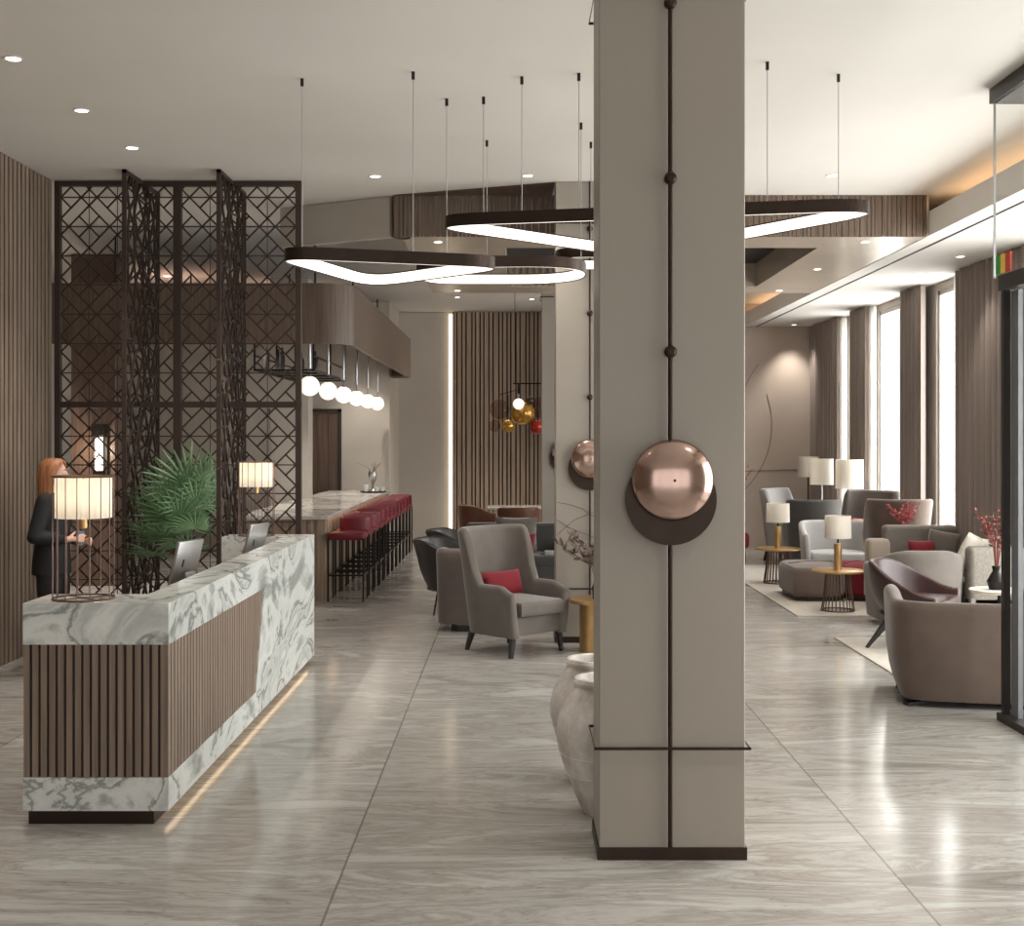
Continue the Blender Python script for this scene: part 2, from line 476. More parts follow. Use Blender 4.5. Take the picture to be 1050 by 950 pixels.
# back walls
DA, DB, DR = 21.5, 23.3, 21.96
struct(MB().box(-7.0, -2.13, DA, DA+0.2, 0, 4.19).build('wall_bar', 'plaster'))
struct(MB().box(-2.33, -2.13, DA+0.2, DB, 0, 4.19).build('wall_bar_side', 'plaster'))
wb = struct(MB().box(-2.33, 1.4, DB, DB+0.2, 0, 4.19).build('wall_back', 'plaster'))
b = MB(); x = -1.12; k = 0
wsl = [0.045, 0.07, 0.05, 0.085, 0.04, 0.06]
while x < 1.25:
    wd = wsl[k % 6]; b.box(x, x+wd, DB-0.09-0.02*(k % 3), DB-0.04, 0, 4.19); x += wd+0.024; k += 1
sw = struct(MB().box(-1.14, 1.28, DB-0.04, DB, 0, 4.19).build('trim_slat_wall', 'backing'))
b.build('slats', 'slat_light', sw)
tag(MB().box(-1.21, -1.15, DB-0.05, DB-0.001, 0.05, 4.15).build('light_strip', 'cove_soft'), 'vertical warm light strip along the left edge of the far slatted wall', 'light strip')
struct(MB().box(0.95, 1.15, DR, DB, 0, 4.19).build('wall_lounge_side', 'plaster'))
wr_far = struct(MB().box(0.95, 5.6, DR, DR+0.2, 0, 4.8).build('wall_lounge', mat('pinkish_plaster', lin(196, 182, 170), 0.7, var=0.05, vscale=(1.5, 1.5, 1.5))))
# inlaid curved lines in the lounge wall
b = MB()
def arcpts(cx, cz, r, a0, a1, n=30): return [(cx+r*math.cos(a0+(a1-a0)*i/n), DR-0.004, cz+r*math.sin(a0+(a1-a0)*i/n)) for i in range(n+1)]
b.tube(arcpts(2.9, 2.1, 1.55, -1.35, 0.35), 0.004, 5)
b.tube(arcpts(5.9, 1.9, 2.1, 2.5, 3.3), 0.004, 5)
b.tube([(3.95, DR-0.004, 1.3), (5.2, DR-0.004, 1.34)], 0.004, 5)
b.build('inlay_line', 'bronze', wr_far)
# door in the bar wall
dr = struct(MB().box(-4.1, -2.97, DA-0.05, DA-0.001, 0, 2.33).build('door_1', 'wood_dark'))
b = MB()
for i in range(6): b.box(-4.1+i*0.19, -4.1+i*0.19+0.18, DA-0.06, DA-0.045, 0.02, 2.29)
b.build('door_boards', 'wood_dark', dr)
b = MB().box(-2.99, -2.94, DA-0.08, DA-0.001, 0, 2.37).box(-4.15, -2.94, DA-0.08, DA-0.001, 2.32, 2.37)
b.build('door_frame', 'backing', dr)
# wall pieces seen through the lattice
struct(MB().box(-5.6, -5.05, 16.0, 16.4, 0, 4.19).build('trim_1', 'wood_dark'))
struct(MB().box(-3.55, -3.0, 18.4, 18.8, 0, 4.19).build('trim_2', 'plaster'))

# right wall with tall windows
RWX = 5.3
b = MB()
edges = [-3.0]+[v for wd in sorted(WINS) for v in wd]+[DR]
for i in range(0, len(edges), 2): b.box(RWX, RWX+0.1, edges[i], edges[i+1], 0, 4.8)
for d0, d1 in WINS: b.box(RWX, RWX+0.1, d0, d1, 3.72, 4.8).box(RWX, RWX+0.1, d0, d1, 0, 0.06)
struct(b.build('wall_right', 'plaster'))
for k, (d0, d1) in enumerate(sorted(WINS, reverse=True)):
    f = MB()
    for a, c in ((d0, d0+0.05), (d1-0.05, d1)): f.box(RWX+0.03, RWX+0.09, a, c, 0.06, 3.72)
    f.box(RWX+0.03, RWX+0.09, d0, d1, 0.06, 0.12).box(RWX+0.03, RWX+0.09, d0, d1, 3.66, 3.72)
    if k == 1: f.box(RWX+0.03, RWX+0.09, 17.35, 17.42, 0.06, 3.72)
    wn = struct(f.build('window_%d' % (k+1), mat('pale_window_frame', lin(205, 200, 195), 0.5, var=0.03)))
    MB().box(RWX+0.05, RWX+0.06, d0+0.05, d1-0.05, 0.12, 3.66).build('pane', 'glass', wn)

# right-hand lower ceiling with a lit cove, and the walnut bulkhead that hangs between
ZS = 3.81
b = MB().box(4.0, 5.8, -3.0, DR, ZS, ZS+0.04).box(3.98, 4.0, -3.0, DR, ZS, 4.045).box(4.0, 4.06, -3.0, DR, 4.03, 4.045).box(4.36, 4.4, -3.0, DR, ZS+0.04, 4.3)
sf = struct(b.build('trim_3', 'ceiling'))
MB().box(4.17, 4.2, -3.0, DR, ZS-0.004, ZS+0.002).build('groove', 'backing', sf)
tag(MB().box(4.2, 4.25, 3.2, 12.1, 4.0, 4.03).build('cove_light', 'cove'), 'warm cove light strip above the right lower ceiling, in front of the walnut bulkhead', 'light strip')
tag(MB().box(4.2, 4.25, 17.1, DR-0.1, 4.0, 4.03).build('cove_light', 'cove'), 'short warm cove light strip beyond the walnut bulkhead', 'light strip')
# bulkhead
BF, BB = 12.17, 17.0
bh = MB()
bh.box(-1.1, 3.98, BF+0.02, 13.0, 3.816, 4.195).box(-1.1, 3.98, 16.3, BB, 3.816, 4.195).box(-1.1, -0.1, 13.0, 16.3, 3.816, 4.195).box(3.1, 3.98, 13.0, 16.3, 3.816, 4.195)
bh = struct(bh.build('trim_4', 'bronze_soffit'))
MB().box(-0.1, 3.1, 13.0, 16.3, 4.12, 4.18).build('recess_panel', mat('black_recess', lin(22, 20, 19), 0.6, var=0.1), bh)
b = MB()
for i in range(18): b.box(-0.08+i*0.085, -0.08+i*0.085+0.035, 16.24, 16.3, 3.83, 4.1)
b.build('recess_slats', 'slat', bh)
b = MB(); x = -1.16
while x < 3.95:
    wd = random.choice((0.03, 0.045, 0.06)); b.box(x, min(x+wd, 3.98), BF, BF+0.03, 3.80, CZ-0.002); x += wd+0.008
b.build('slat_face', 'wood_panel', bh)
MB().lathe([(0.09, 3.80), (0.09, 4.195)], (-1.1, BF+0.1, 0), 16).build('rounded_corner', 'wood_panel', bh, True)
# diagonal beige fascia to its left
p0, p1 = Vector((-1.18, BF+0.10)), Vector((-2.35, 12.90))
nrm = Vector((-(p1-p0).y, (p1-p0).x)).normalized()*0.06
b = MB().prism([tuple(p0), tuple(p1), tuple(p1+nrm), tuple(p0+nrm)], 3.80, 4.195)
struct(b.build('trim_5', 'plaster'))
struct(MB().prism([(-1.17, BF-0.005), (0.36, 11.56), (0.36, BF-0.005)], 4.192, 4.199).build('trim_gap_shade', 'wood_dark'))  # thin dark sheet standing in for the shade of an open ceiling cavity

# ------------------------------------------------------------------ curtains
def curtain(d0, d1, x0, label, m, ztop=3.80, amp=0.05, wl_=0.16, name='curtain', cat='curtain', group='dark curtains along the window wall', th=0.006):
    n = int((d1-d0)/wl_*10)
    pts = []
    for i in range(n+1):
        t = i/n; d = d0+(d1-d0)*t
        pts.append((x0+amp*math.sin(2*PI*(d-d0)/wl_+0.8*math.sin(3*d)), d))
    b = MB(); q = with_normals(pts)
    A = []
    for x, y, nx, ny, t in q:
        A.append([b.bm.verts.new((x+nx*s_, y+ny*s_, z)) for s_, z in ((th, 0.01), (th, ztop), (-th, ztop), (-th, 0.01))])
    for u, v in zip(A, A[1:]):
        for i in range(4): b.bm.faces.new((u[i], u[(i+1) % 4], v[(i+1) % 4], v[i]))
    b.bm.faces.new(A[0][::-1]); b.bm.faces.new(A[-1])
    o = b.build(name, m, None, True, 60)
    return tag(o, label, cat, group)
curtain(20.15, 21.9, 5.14, 'dark curtain gathered in the far corner beside the lounge wall', 'curtain')
curtain(18.52, 19.3, 5.14, 'narrow dark curtain between the first and second far windows', 'curtain')
curtain(15.98, 16.86, 5.14, 'dark curtain hanging between the two nearest bright windows', 'curtain')
curtain(12.45, 14.68, 5.14, 'wide dark curtain nearest the glass entrance vestibule', 'curtain')
SG = 'white sheer curtains at the windows'
curtain(19.95, 20.3, 5.2, 'white sheer drawn aside at the farthest window', 'sheer', 3.78, 0.03, 0.12, 'sheer_curtain', 'curtain', SG, 0.003)
curtain(18.3, 18.6, 5.2, 'slim white sheer at the far edge of the middle window', 'sheer', 3.78, 0.03, 0.12, 'sheer_curtain', 'curtain', SG, 0.003)
curtain(14.6, 14.95, 5.2, 'white sheer beside the wide dark curtain at the nearest window', 'sheer', 3.78, 0.03, 0.12, 'sheer_curtain', 'curtain', SG, 0.003)

# ------------------------------------------------------------------ columns with wall sconces
CX0, CX1, CR = 0.371, 1.013, 0.682
def column(d, label):
    t = thing('column', label, 'column', ((CX0+CX1)/2, d+0.2, 0), 0, 'square greige columns')
    hw = (CX1-CX0)/2; g = CR-(CX0+CX1)/2
    b = MB()
    b.box(-hw, g-0.008, -0.2, 0.2, 0.05, CZ, 0.004, 1).box(g+0.008, hw, -0.2, 0.2, 0.05, CZ, 0.004, 1).box(g-0.009, g+0.009, -0.17, 0.195, 0.05, CZ)
    b.build('shaft', 'column', t)
    MB().box(g-0.008, g+0.008, -0.175, -0.168, 0.05, CZ).build('reveal', 'backing', t)
    MB().box(-hw-0.008, hw+0.008, -0.208, 0.208, 0, 0.055).build('plinth', 'bronze', t)
    for z in (0.494, 3.82):
        e = hw+0.02; f = 0.22
        MB().tube([(-e, -f, z), (e, -f, z), (e, f, z), (-e, f, z)], 0.007, 6, True).build('band_rail', 'bronze', t)
    b = MB()
    for z0, z1 in ((1.84, CZ), (0.06, 1.42)): b.tube([(g, -0.215, z0), (g, -0.215, z1)], 0.0075, 8)
    b.build('rod', 'bronze', t)
    for z in (2.236, 2.997, 3.768):
        MB().tube([(g, -0.19, z), (g, -0.225, z)], 0.026, 14).sphere((g, -0.225, z), 0.028, 1, 0.6, 1, 14, 8).build('knob', 'bronze', t, True)
    return t
def sconce(d, label, rzflip=False):
    t = thing('wall_sconce', label, 'wall lamp', (CR, d, 1.63), 0, 'copper dome sconces on the columns')
    MB().lathe([(0, 0.0), (0.07, 0.0), (0.07, 0.03), (0, 0.03)], (0, 0, -0.01), 24, 'y').build('mount', 'bronze', t, True)
    MB().lathe([(0, 0.03), (0.2, 0.03), (0.2, 0.042), (0, 0.042)], (0, 0, -0.042), 64, 'y').build('disc', 'bronze', t, True)
    prof = [(0, 0.05), (0.1, 0.05), (0.172, 0.056), (0.178, 0.066)]
    for i in range(1, 13):
        a = PI/2*i/12; prof.append((0.178*math.cos(a), 0.066+0.075*math.sin(a)))
    MB().lathe(prof, (0.004, 0, 0.044), 64, 'y').build('dome', 'copper', t, True)
    MB().tube([(0.004, -0.138, 0.044), (0.004, -0.146, 0.044)], 0.006, 8).build('finial', 'bronze', t)
    return t
for d, where in ((5.58, 'in the foreground'), (11.54, 'beside the wing chair'), (17.5, 'farthest back, only its shaded left edge in view')):
    column(d, 'square greige column '+where)
    sconce(d, 'copper dome wall lamp on the column '+where)
# painted branch lines on the second column
b = MB()
for pts in ([(-0.31, 1.28), (-0.2, 1.26), (-0.08, 1.22), (0.1, 1.1)], [(-0.31, 0.98), (-0.15, 1.12), (0.05, 1.2)], [(-0.31, 1.12), (-0.2, 1.05), (0.1, 0.93)]):
    b.tube([(x+0.692, 11.537, z) for x, z in pts], 0.0016, 5)
tag(b.build('wall_art', 'bronze'), 'thin dark curved lines inlaid low on the second column face', 'wall decoration')

# ------------------------------------------------------------------ glass vestibule at the right
VX = 3.2
v = thing('glass_vestibule', 'glass entrance vestibule with dark frame at the right edge', 'glass door', (VX, 8.3, 0))
MB().box(0.0, 0.045, -0.0, 0.045, 0, 2.85).build('post', 'frame_grey', v)
MB().box(-0.01, 0.08, -5.0, 0.07, 2.83, 2.93).build('header', 'frame_grey', v)
MB().box(-0.02, 0.12, -5.0, 0.07, 0, 0.05).build('sill', 'frame_grey', v)
MB().box(-0.02, 0.3, -5.0, 0.2, 4.10, 4.199).build('top_channel', 'frame_grey', v)
MB().box(0.0, 0.012, -5.0, 0.17, 2.93, 4.10).build('transom_glass', 'glass', v)
MB().box(-0.002, 0.014, 0.17, 0.178, 2.93, 4.10).build('glass_edge', 'silver', v)
lf = MB().box(0.046, 0.075, -0.125, -0.012, 0.05, 2.82)
lf = lf.build('door_stile', 'stile', v)
MB().box(0.066, 0.078, -2.2, -0.125, 0.07, 2.80).build('door_glass', 'glass', v)
sg = thing('exit_sticker', 'small green, yellow and red sign strip on the vestibule glass', 'sign', (VX, 8.3, 2.98))
for i, (c, n_) in enumerate((((20, 150, 60), 'green'), ((236, 196, 70), 'yellow'), ((190, 60, 40), 'red'))):
    MB().box(-0.014, -0.004, 0.1-0.08*(i+1), 0.1-0.08*i, -0.04, 0.085).build('stripe', mat(n_+'_sign', lin(*c), 0.4, var=0.04), sg)['label'] = n_+' stripe'

# ------------------------------------------------------------------ recessed downlights
def downlight(x, d, z, label, r=0.05, power=0):
    t = thing('downlight', label, 'ceiling light', (x, d, z), 0, 'recessed downlights')
    MB().lathe([(r, 0.0), (r, -0.006), (r*1.25, -0.006), (r*1.25, 0.0)], (0, 0, 0), 20).build('trim_ring', 'white', t, True)
    MB().lathe([(0, -0.003), (r, -0.003), (r, 0.01), (0, 0.01)], (0, 0, 0), 20).build('lens', 'spot', t)
    if power:
        l = bpy.data.lights.new('downlight_spot', 'SPOT'); l.energy = power; l.spot_size = 1.5; l.spot_blend = 0.8; l.color = (1, 0.93, 0.84); l.shadow_soft_size = 0.05
        o = bpy.data.objects.new('downlight_spot', l); COL.objects.link(o); o.parent = t; o.location = (0, 0, -0.03)
    return t
for x, d, lab in ((-0.95, 20.9, 'ceiling downlight washing the left edge of the far slatted wall'), (0.28, 21.2, 'ceiling downlight washing the far slatted wall behind the columns')):
    downlight(x, d, ceil_z(x), lab, 0.04, 260)
for x, d, lab in ((-5.9, 14.6, 'added fill downlight in the corridor behind the lattice screen, left'), (-5.0, 18.2, 'added fill downlight above the bar canopy, left of its middle'), (-3.6, 19.6, 'added fill downlight above the back of the bar, behind the lattice screen')):  # unseen lamps put in to brighten the walls behind the lattice
    downlight(x, d, ceil_z(x), lab, 0.045, 650)
W_ = {0: 'first', 1: 'second', 2: 'third'}
for i, (x, d) in enumerate(((-3.09, 7.81), (-3.09, 9.04), (-3.08, 10.2))):
    downlight(x, d, ceil_z(x), 'ceiling downlight near the left wall, %s of the row from the front' % W_[i], 0.045, 150)
for x, d, lab in ((-3.09, 6.58, 'in front of the reception desk at the left'), (-3.09, 5.35, 'over the left front of the hall'), (-1.2, 4.6, 'over the middle front of the hall'), (-0.6, 6.6, 'between the desk and the foreground column'), (2.3, 4.4, 'over the right front of the hall'), (2.4, 6.6, 'between the foreground column and the vestibule')):  # out of view, added as fill for the front floor and desk
    downlight(x, d, CZ, 'added fill downlight '+lab, 0.045, 170 if x > 1 else 60)
downlight(-1.245, 11.3, CZ, 'ceiling downlight above the left ring lamp', 0.045, 150)
downlight(0.113, 11.27, ceil_z(0.115), 'ceiling downlight just left of the foreground column top', 0.04, 150)
downlight(2.82, 11.27, CZ, 'ceiling downlight right of the foreground column, above the large ring lamp', 0.045, 150)
for (px, py), lab in (((887, 248), 'soffit downlight right below the walnut bulkhead face'), ((838, 276), 'soffit downlight right of the black recess'),
                      ((799, 298), 'soffit downlight behind the black recess'), ((449, 248), 'bronze soffit downlight above the left ring lamp'),
                      ((469, 298), 'bronze soffit downlight below the left ring lamp')):
    s_ = (451-py)/(3.816-EYE); downlight((px-528)/s_, 1300/s_, 3.816, lab, 0.04, 80)
for (px, py), lab in (((985, 263), 'lower ceiling downlight nearest the glass vestibule'), ((942, 281), 'lower ceiling downlight above the nearest window'),
                      ((859, 328), 'lower ceiling downlight over the far curtain'), ((812, 334), 'lower ceiling downlight washing the far lounge wall')):
    s_ = (451-py)/(ZS-EYE); downlight((px-528)/s_, min(1300/s_, DR-0.35), ZS, lab, 0.04, 120 if px == 812 else 50)

# ------------------------------------------------------------------ ring pendant lamps
def rounded_loop(pts, r, seg=10):
    """closed plan loop with rounded corners"""
    out = []; n = len(pts)
    for i in range(n):
        p0, p1, p2 = (Vector(pts[(i+k-1) % n]) for k in range(3))
        a = (p0-p1).normalized(); c = (p2-p1).normalized()
        ang = a.angle(c); rr = r[i] if isinstance(r, (list, tuple)) else r
        t = min(rr/math.tan(ang/2), 0.49*min((p0-p1).length, (p2-p1).length))
        q0, q2 = p1+a*t, p1+c*t
        for k in range(seg+1):
            u = k/seg; out.append((1-u)**2*q0+2*u*(1-u)*p1+u*u*q2)
    return out
def ring_lamp(label, plan, rad, z0, mounts, h=0.08, w_=0.045):
    loop = rounded_loop(plan, rad)
    cx = sum(p.x for p in loop)/len(loop); cy = sum(p.y for p in loop)/len(loop)
    t = thing('ring_pendant_lamp', label, 'pendant lamp', (cx, cy, z0), 0, 'suspended ring lamps')
    n = len(loop); loc = [(p.x-cx, p.y-cy) for p in loop]
    area_ = sum(loc[i][0]*loc[(i+1) % n][1]-loc[(i+1) % n][0]*loc[i][1] for i in range(n))
    sg_ = 1 if area_ > 0 else -1
    nr = []
    for i in range(n):
        tx, ty = loc[(i+1) % n][0]-loc[i-1][0], loc[(i+1) % n][1]-loc[i-1][1]; l = math.hypot(tx, ty) or 1
        nr.append((sg_*ty/l, -sg_*tx/l))
    def sweep(name, sec, m):
        b = MB(); R = []
        for (x, y), (nx, ny) in zip(loc, nr): R.append([b.bm.verts.new((x+nx*o_, y+ny*o_, z)) for o_, z in sec])
        for i in range(n):
            A, B = R[i], R[(i+1) % n]
            for k in range(len(sec)): b.bm.faces.new((A[k], A[(k+1) % len(sec)], B[(k+1) % len(sec)], B[k]))
        return b.build(name, m, t, True)
    sweep('housing', [(0, 0.0), (0, h), (-w_, h), (-w_, h-0.008), (-0.008, h-0.008), (-0.008, 0.0)], 'bronze')
    k = [(-0.01, -0.004), (-0.01, h-0.01), (-w_, h-0.01)]
    for i in range(6):
        a = PI/2*i/5; k.append((-w_+0.018*(1-math.cos(a))-0.0, 0.018-0.002-0.018*math.sin(a)+0.0) if False else (-w_+0.02*math.sin(a), 0.016-0.02*math.sin(a)*0+0.0-0.02*(1-math.cos(a))))
    sweep('diffuser', [(-0.01, 0.006), (-0.01, h-0.01), (-w_, h-0.01), (-w_, 0.012), (-w_+0.01, 0.002)], 'led')
    for x, y in mounts:
        zc = ceil_z(x)-z0
        MB().tube([(x-cx, y-cy, h-0.004), (x-cx, y-cy, zc)], 0.003, 6).build('cable', 'silver', t)
        MB().tube([(x-cx, y-cy, zc-0.05), (x-cx, y-cy, zc)], 0.011, 10).build('ceiling_mount', 'black_metal', t)
    return t
def at(px, py, z):
    s_ = (451-py)/(z-EYE) if z > EYE else (py-451)/(EYE-z)
    return ((px-528)/s_, 1300/s_)
# left ring: a rounded triangle
zA = 2.97
A0, A1, A2 = (-1.54, 7.80), (0.02, 8.28), (-1.063, 9.35)
ring_lamp('left ring lamp, lowest and nearest the lattice screen', [A0, A1, A2], [0.20, 0.22, 0.24], zA, [(-1.385, 8.25), (-0.65, 8.095), (-0.47, 8.735)])
zB = 3.25
B0, B1, B2 = (-0.64, 8.33), (2.43, 7.68), (0.966, 9.8)
ring_lamp('largest ring lamp, crossing behind the foreground column', [B0, B1, B2], [0.22, 0.25, 0.42], zB, [(-0.215, 8.69), (0.045, 8.205), (0.41, 8.128), (1.57, 7.885), (2.08, 8.15)])
zC = 3.07
ring_lamp('small ring lamp with a round end, below and behind the large one', [(-0.72, 9.0), (0.53, 8.9), (0.53, 9.97), (-0.72, 9.97)], [0.3, 0.55, 0.55, 0.3], zC, [(-0.22, 9.95), (0.49, 9.4)])
zD = 3.29
ring_lamp('farthest ring lamp, only its left end showing beside the foreground column', [(0.33, 9.99), (1.72, 9.99), (1.72, 10.75), (0.33, 10.75)], [0.25, 0.25, 0.25, 0.25], zD, [(0.6, 10.01), (1.5, 10.01)])

# ------------------------------------------------------------------ reception desk
DKX0, DKX1, DKY0, DKY1, DKH = -2.36, -1.662, 6.08, 10.5, 1.065
dk = thing('reception_desk', 'white marble and walnut slat reception desk at the left', 'reception desk', (DKX0, DKY0, 0))
wX, wY = DKX1-DKX0, DKY1-DKY0      # local size
R_, F_, B_ = 0.2, 0.36, 0.3
U = [(0, 0), (wX, 0), (wX, wY), (0, wY), (0, wY-B_), (wX-R_, wY-B_), (wX-R_, F_), (0, F_)]
MB().prism(U, 0.866, DKH).build('marble_top', 'marble', dk)
Ub = [(0.0, 0), (wX, 0), (wX, wY), (0, wY), (0, wY-B_), (wX-R_, wY-B_), (wX-R_, F_), (0, F_)]
MB().prism(Ub, 0.068, 0.228).build('marble_base', 'marble', dk)
MB().prism([(0.012, 0.014), (wX-0.014, 0.014), (wX-0.014, 2.6), (wX-R_, 2.6), (wX-R_, F_), (0.012, F_)], 0.228, 0.866).build('carcass', 'backing', dk)
b = MB()
p = [(wX, 2.06, 0.228), (wX, wY, 0.228), (wX, wY, 0.866), (wX, 2.33, 0.866)]
o1 = [b.bm.verts.new(q) for q in p]; o2 = [b.bm.verts.new((q[0]-R_, q[1], q[2])) for q in p]
b.bm.faces.new(o1); b.bm.faces.new(o2[::-1])
for i in range(4): b.bm.faces.new((o1[i], o1[(i+1) % 4], o2[(i+1) % 4], o2[i]))
b.box(0, wX-R_, wY-B_, wY, 0.228, 0.866)
b.build('marble_end_panel', 'marble', dk)
b = MB(); n = 17; pitch = (wX-0.0)/n
for i in range(n): b.box(i*pitch+0.003, i*pitch+pitch-0.010, 0.002, 0.03, 0.229, 0.865)
b.build('front_slats', 'slat', dk)
b = MB(); n = 38; pitch = 2.3/n
for i in range(n):
    y0 = i*pitch+0.003; y1 = y0+pitch-0.011
    zb = 0.229
    if y1 > 2.05: zb = 0.229+0.637*(y1-2.06)/0.27
    if zb < 0.8: b.box(wX-0.03, wX-0.002, y0, y1, max(0.229, zb), 0.865)
b.build('side_slats', 'slat', dk)
MB().prism([(0.02, 0.02), (wX-0.075, 0.02), (wX-0.075, wY-0.05), (0.02, wY-0.05), (0.02, wY-B_+0.03), (wX-R_+0.02, wY-B_+0.03), (wX-R_+0.02, F_-0.03), (0.02, F_-0.03)], 0, 0.068).build('plinth', 'bronze', dk)
MB().box(wX-0.05, wX-0.035, 0.12, wY-0.1, 0.055, 0.0675).build('light_strip', 'glow_strip', dk)
MB().box(wX-0.75, wX-R_, F_, wY-B_, 0.70, 0.74).build('work_top', 'slat', dk)

# caged table lamps on the desk
M['copper_dark'] = mat('dull_copper_wire', lin(112, 90, 80), 0.4, 0.7, var=0.06)
def cage_lamp():
    t = thing('caged_table_lamp', '', 'table lamp', (0, 0, 0), 0, 'caged table lamps on the reception desk')
    R = 0.146; H = 0.61
    b = MB()
    for z in (0.006, H-0.006): b.tube([(R*math.cos(2*PI*i/40), R*math.sin(2*PI*i/40), z) for i in range(40)], 0.0055, 6, True)
    for k in range(4):
        a = PI/4+PI/2*k; b.bar((0, 0, 0.006), (R*math.cos(a), R*math.sin(a), 0.006), 0.006)
    b.build('ring_frame', 'copper_dark', t)
    b = MB()
    for i in range(16):
        a = 2*PI*(i+0.3)/16; b.tube([(R*math.cos(a), R*math.sin(a), 0.006), (R*math.cos(a), R*math.sin(a), H-0.006)], 0.0024, 6)
    b.build('cage_wires', 'copper_dark', t)
    b = MB(); n = 96; r0 = 0.132
    prof = []
    rings = []
    for z in (0.40, 0.595):
        rings.append([b.bm.verts.new(((r0+0.003*math.cos(24*2*PI*k/n))*math.cos(2*PI*k/n), (r0+0.003*math.cos(24*2*PI*k/n))*math.sin(2*PI*k/n), z)) for k in range(n)])
    for k in range(n): b.bm.faces.new((rings[0][k], rings[0][(k+1) % n], rings[1][(k+1) % n], rings[1][k]))
    b.build('lamp_shade', 'shade', t, True)
    MB().tube([(0, 0, 0.38), (0, 0, 0.6)], 0.006, 8).tube([(-R, 0, 0.6), (R, 0, 0.6)], 0.003, 6).tube([(0, -R, 0.6), (0, R, 0.6)], 0.003, 6).lathe([(0, 0.34), (0.018, 0.35), (0.018, 0.42), (0, 0.43)], (0, 0, 0), 14).build('socket', 'gold', t, True)
    MB().sphere((0, 0, 0.47), 0.035).build('bulb', 'globe', t, True)
    l = bpy.data.lights.new('lamp_light', 'POINT'); l.energy = 1.9; l.color = (1, 0.82, 0.6); l.shadow_soft_size = 0.04
    o = bpy.data.objects.new('lamp_light', l); COL.objects.link(o); o.parent = t; o.location = (0, 0, 0.53)
    return t
cl = cage_lamp()
cl['label'] = 'caged lamp with lit pleated shade on the near end of the desk'
cl.location = (-2.125, 6.245, DKH)
c2 = copy_tree(cl)
c2['label'] = 'caged lamp with lit pleated shade on the far end of the desk'
c2.location = (-2.11, 10.35, DKH)

# monitors behind the counter
def monitor(label, x, d, rz):
    t = thing('desktop_monitor', label, 'computer monitor', (x, d, 0.74), rz, 'desktop monitors')
    tilt = Matrix.Translation((0, 0, 0.30)) @ Matrix.Rotation(math.radians(-14), 4, 'X')
    # local -y = screen side
    MB().box(-0.16, 0.16, -0.012, 0.012, -0.17, 0.17, 0.008, 2, tilt).build('housing', 'silver', t, True)
    MB().box(-0.15, 0.15, -0.0145, -0.0125, -0.11, 0.158, rot=tilt).build('screen', mat('dark_screen', lin(20, 22, 26), 0.1, var=0.05), t)
    MB().box(0.05, 0.07, 0.0125, 0.014, 0.0, 0.05, rot=tilt).build('back_slot', 'leg', t)
    b = MB(); b.bar((0, 0.03, 0.26), (0, 0.10, 0.012), 0.13, 0.012); b.box(-0.09, 0.09, -0.06, 0.12, 0.0, 0.012, 0.004)
    b.build('stand', 'silver', t)
    return t
monitor('silver monitor with a stand, nearer of two behind the counter', -2.12, 8.15, face(-1, 0.25))
monitor('grey monitor farther along behind the counter, under the far lamp', -2.0, 9.75, face(-1, 0.25))

# ------------------------------------------------------------------ lattice screen
SY = 11.52
SX0, SXM, SX1 = -4.175, -3.063, -1.94
STOP = 4.196
def s_top(x): return min(STOP, ceil_z(x)-0.004)
M['lattice'] = mat('dark_brown_metal', lin(66, 53, 47), 0.5, 0.3, var=0.1)
ls = thing('lattice_screen', 'dark metal lattice screen with diagonal pattern behind the reception desk', 'screen', (SXM, SY, 0))
b = MB()
for x0, x1 in ((SX0, SX0+0.05), (SXM-0.035, SXM+0.035), (SX1-0.05, SX1)): b.box(x0-SXM, x1-SXM, -0.03, 0.03, 0, s_top(x1))
for z0, z1 in ((0.0, 0.06), (2.14, 2.19)): b.box(SX0-SXM, SX1-SXM, -0.028, 0.028, z0, z1)
b.box(SX0-SXM, SX1-SXM, -0.028, 0.028, s_top(SX1)-0.045, s_top(SX1))
b.build('frame', 'lattice', ls)
CW = 0.266
def lattice(x0, x1, z0, z1, phase):
    b = MB(); w1 = 0.0095
    nx = max(1, round((x1-x0)/CW)); cx = (x1-x0)/nx; cz = (z1-z0)/8 if z0 < 1 else CW; nz = math.ceil((z1-z0)/cz-1e-6)
    for i in range(1, nx): b.bar((x0+i*cx, 0, z0), (x0+i*cx, 0, z1), 0.006)
    for j in range(nz+1):
        if z0+j*cz < z1-0.01: b.bar((x0, 0, z0+j*cz), (x1, 0, z0+j*cz), 0.011)
    for i in range(nx):
        for j in range(nz):
            ox, oz = x0+i*cx, z0+j*cz
            flip = (i+j+phase) % 2
            def L(u0, v0, u1, v1, w_=w1):
                if flip: u0, u1 = 1-u0, 1-u1
                top = (z1-oz)/cz
                if v0 > top and v1 > top: return
                if v1 < v0: u0, v0, u1, v1 = u1, v1, u0, v0
                if v1 > top: u1 = u0+(u1-u0)*(top-v0)/(v1-v0); v1 = top
                b.bar((ox+u0*cx, 0, oz+v0*cz), (ox+u1*cx, 0, oz+v1*cz), w_, 0.015)
            # a band along the diagonal, closed by short perpendicular ends and corner ties
            L(0.0, 0.28, 0.72, 1.0); L(0.28, 0.0, 1.0, 0.72)
            L(0.0, 0.28, 0.28, 0.0); L(0.72, 1.0, 1.0, 0.72)
            L(0.36, 0.64, 0.0, 1.0); L(0.64, 0.36, 1.0, 0.0)
    return b
zt = s_top(SX1)-0.045
for x0, x1, ph in ((SX0+0.05, SXM-0.035, 0), (SXM+0.035, SX1-0.05, 1)):
    for z0, z1 in ((0.06, 2.14), (2.19, zt)):
        lattice(x0-SXM, x1-SXM, z0, z1, ph).build('lattice_panel', 'lattice', ls)
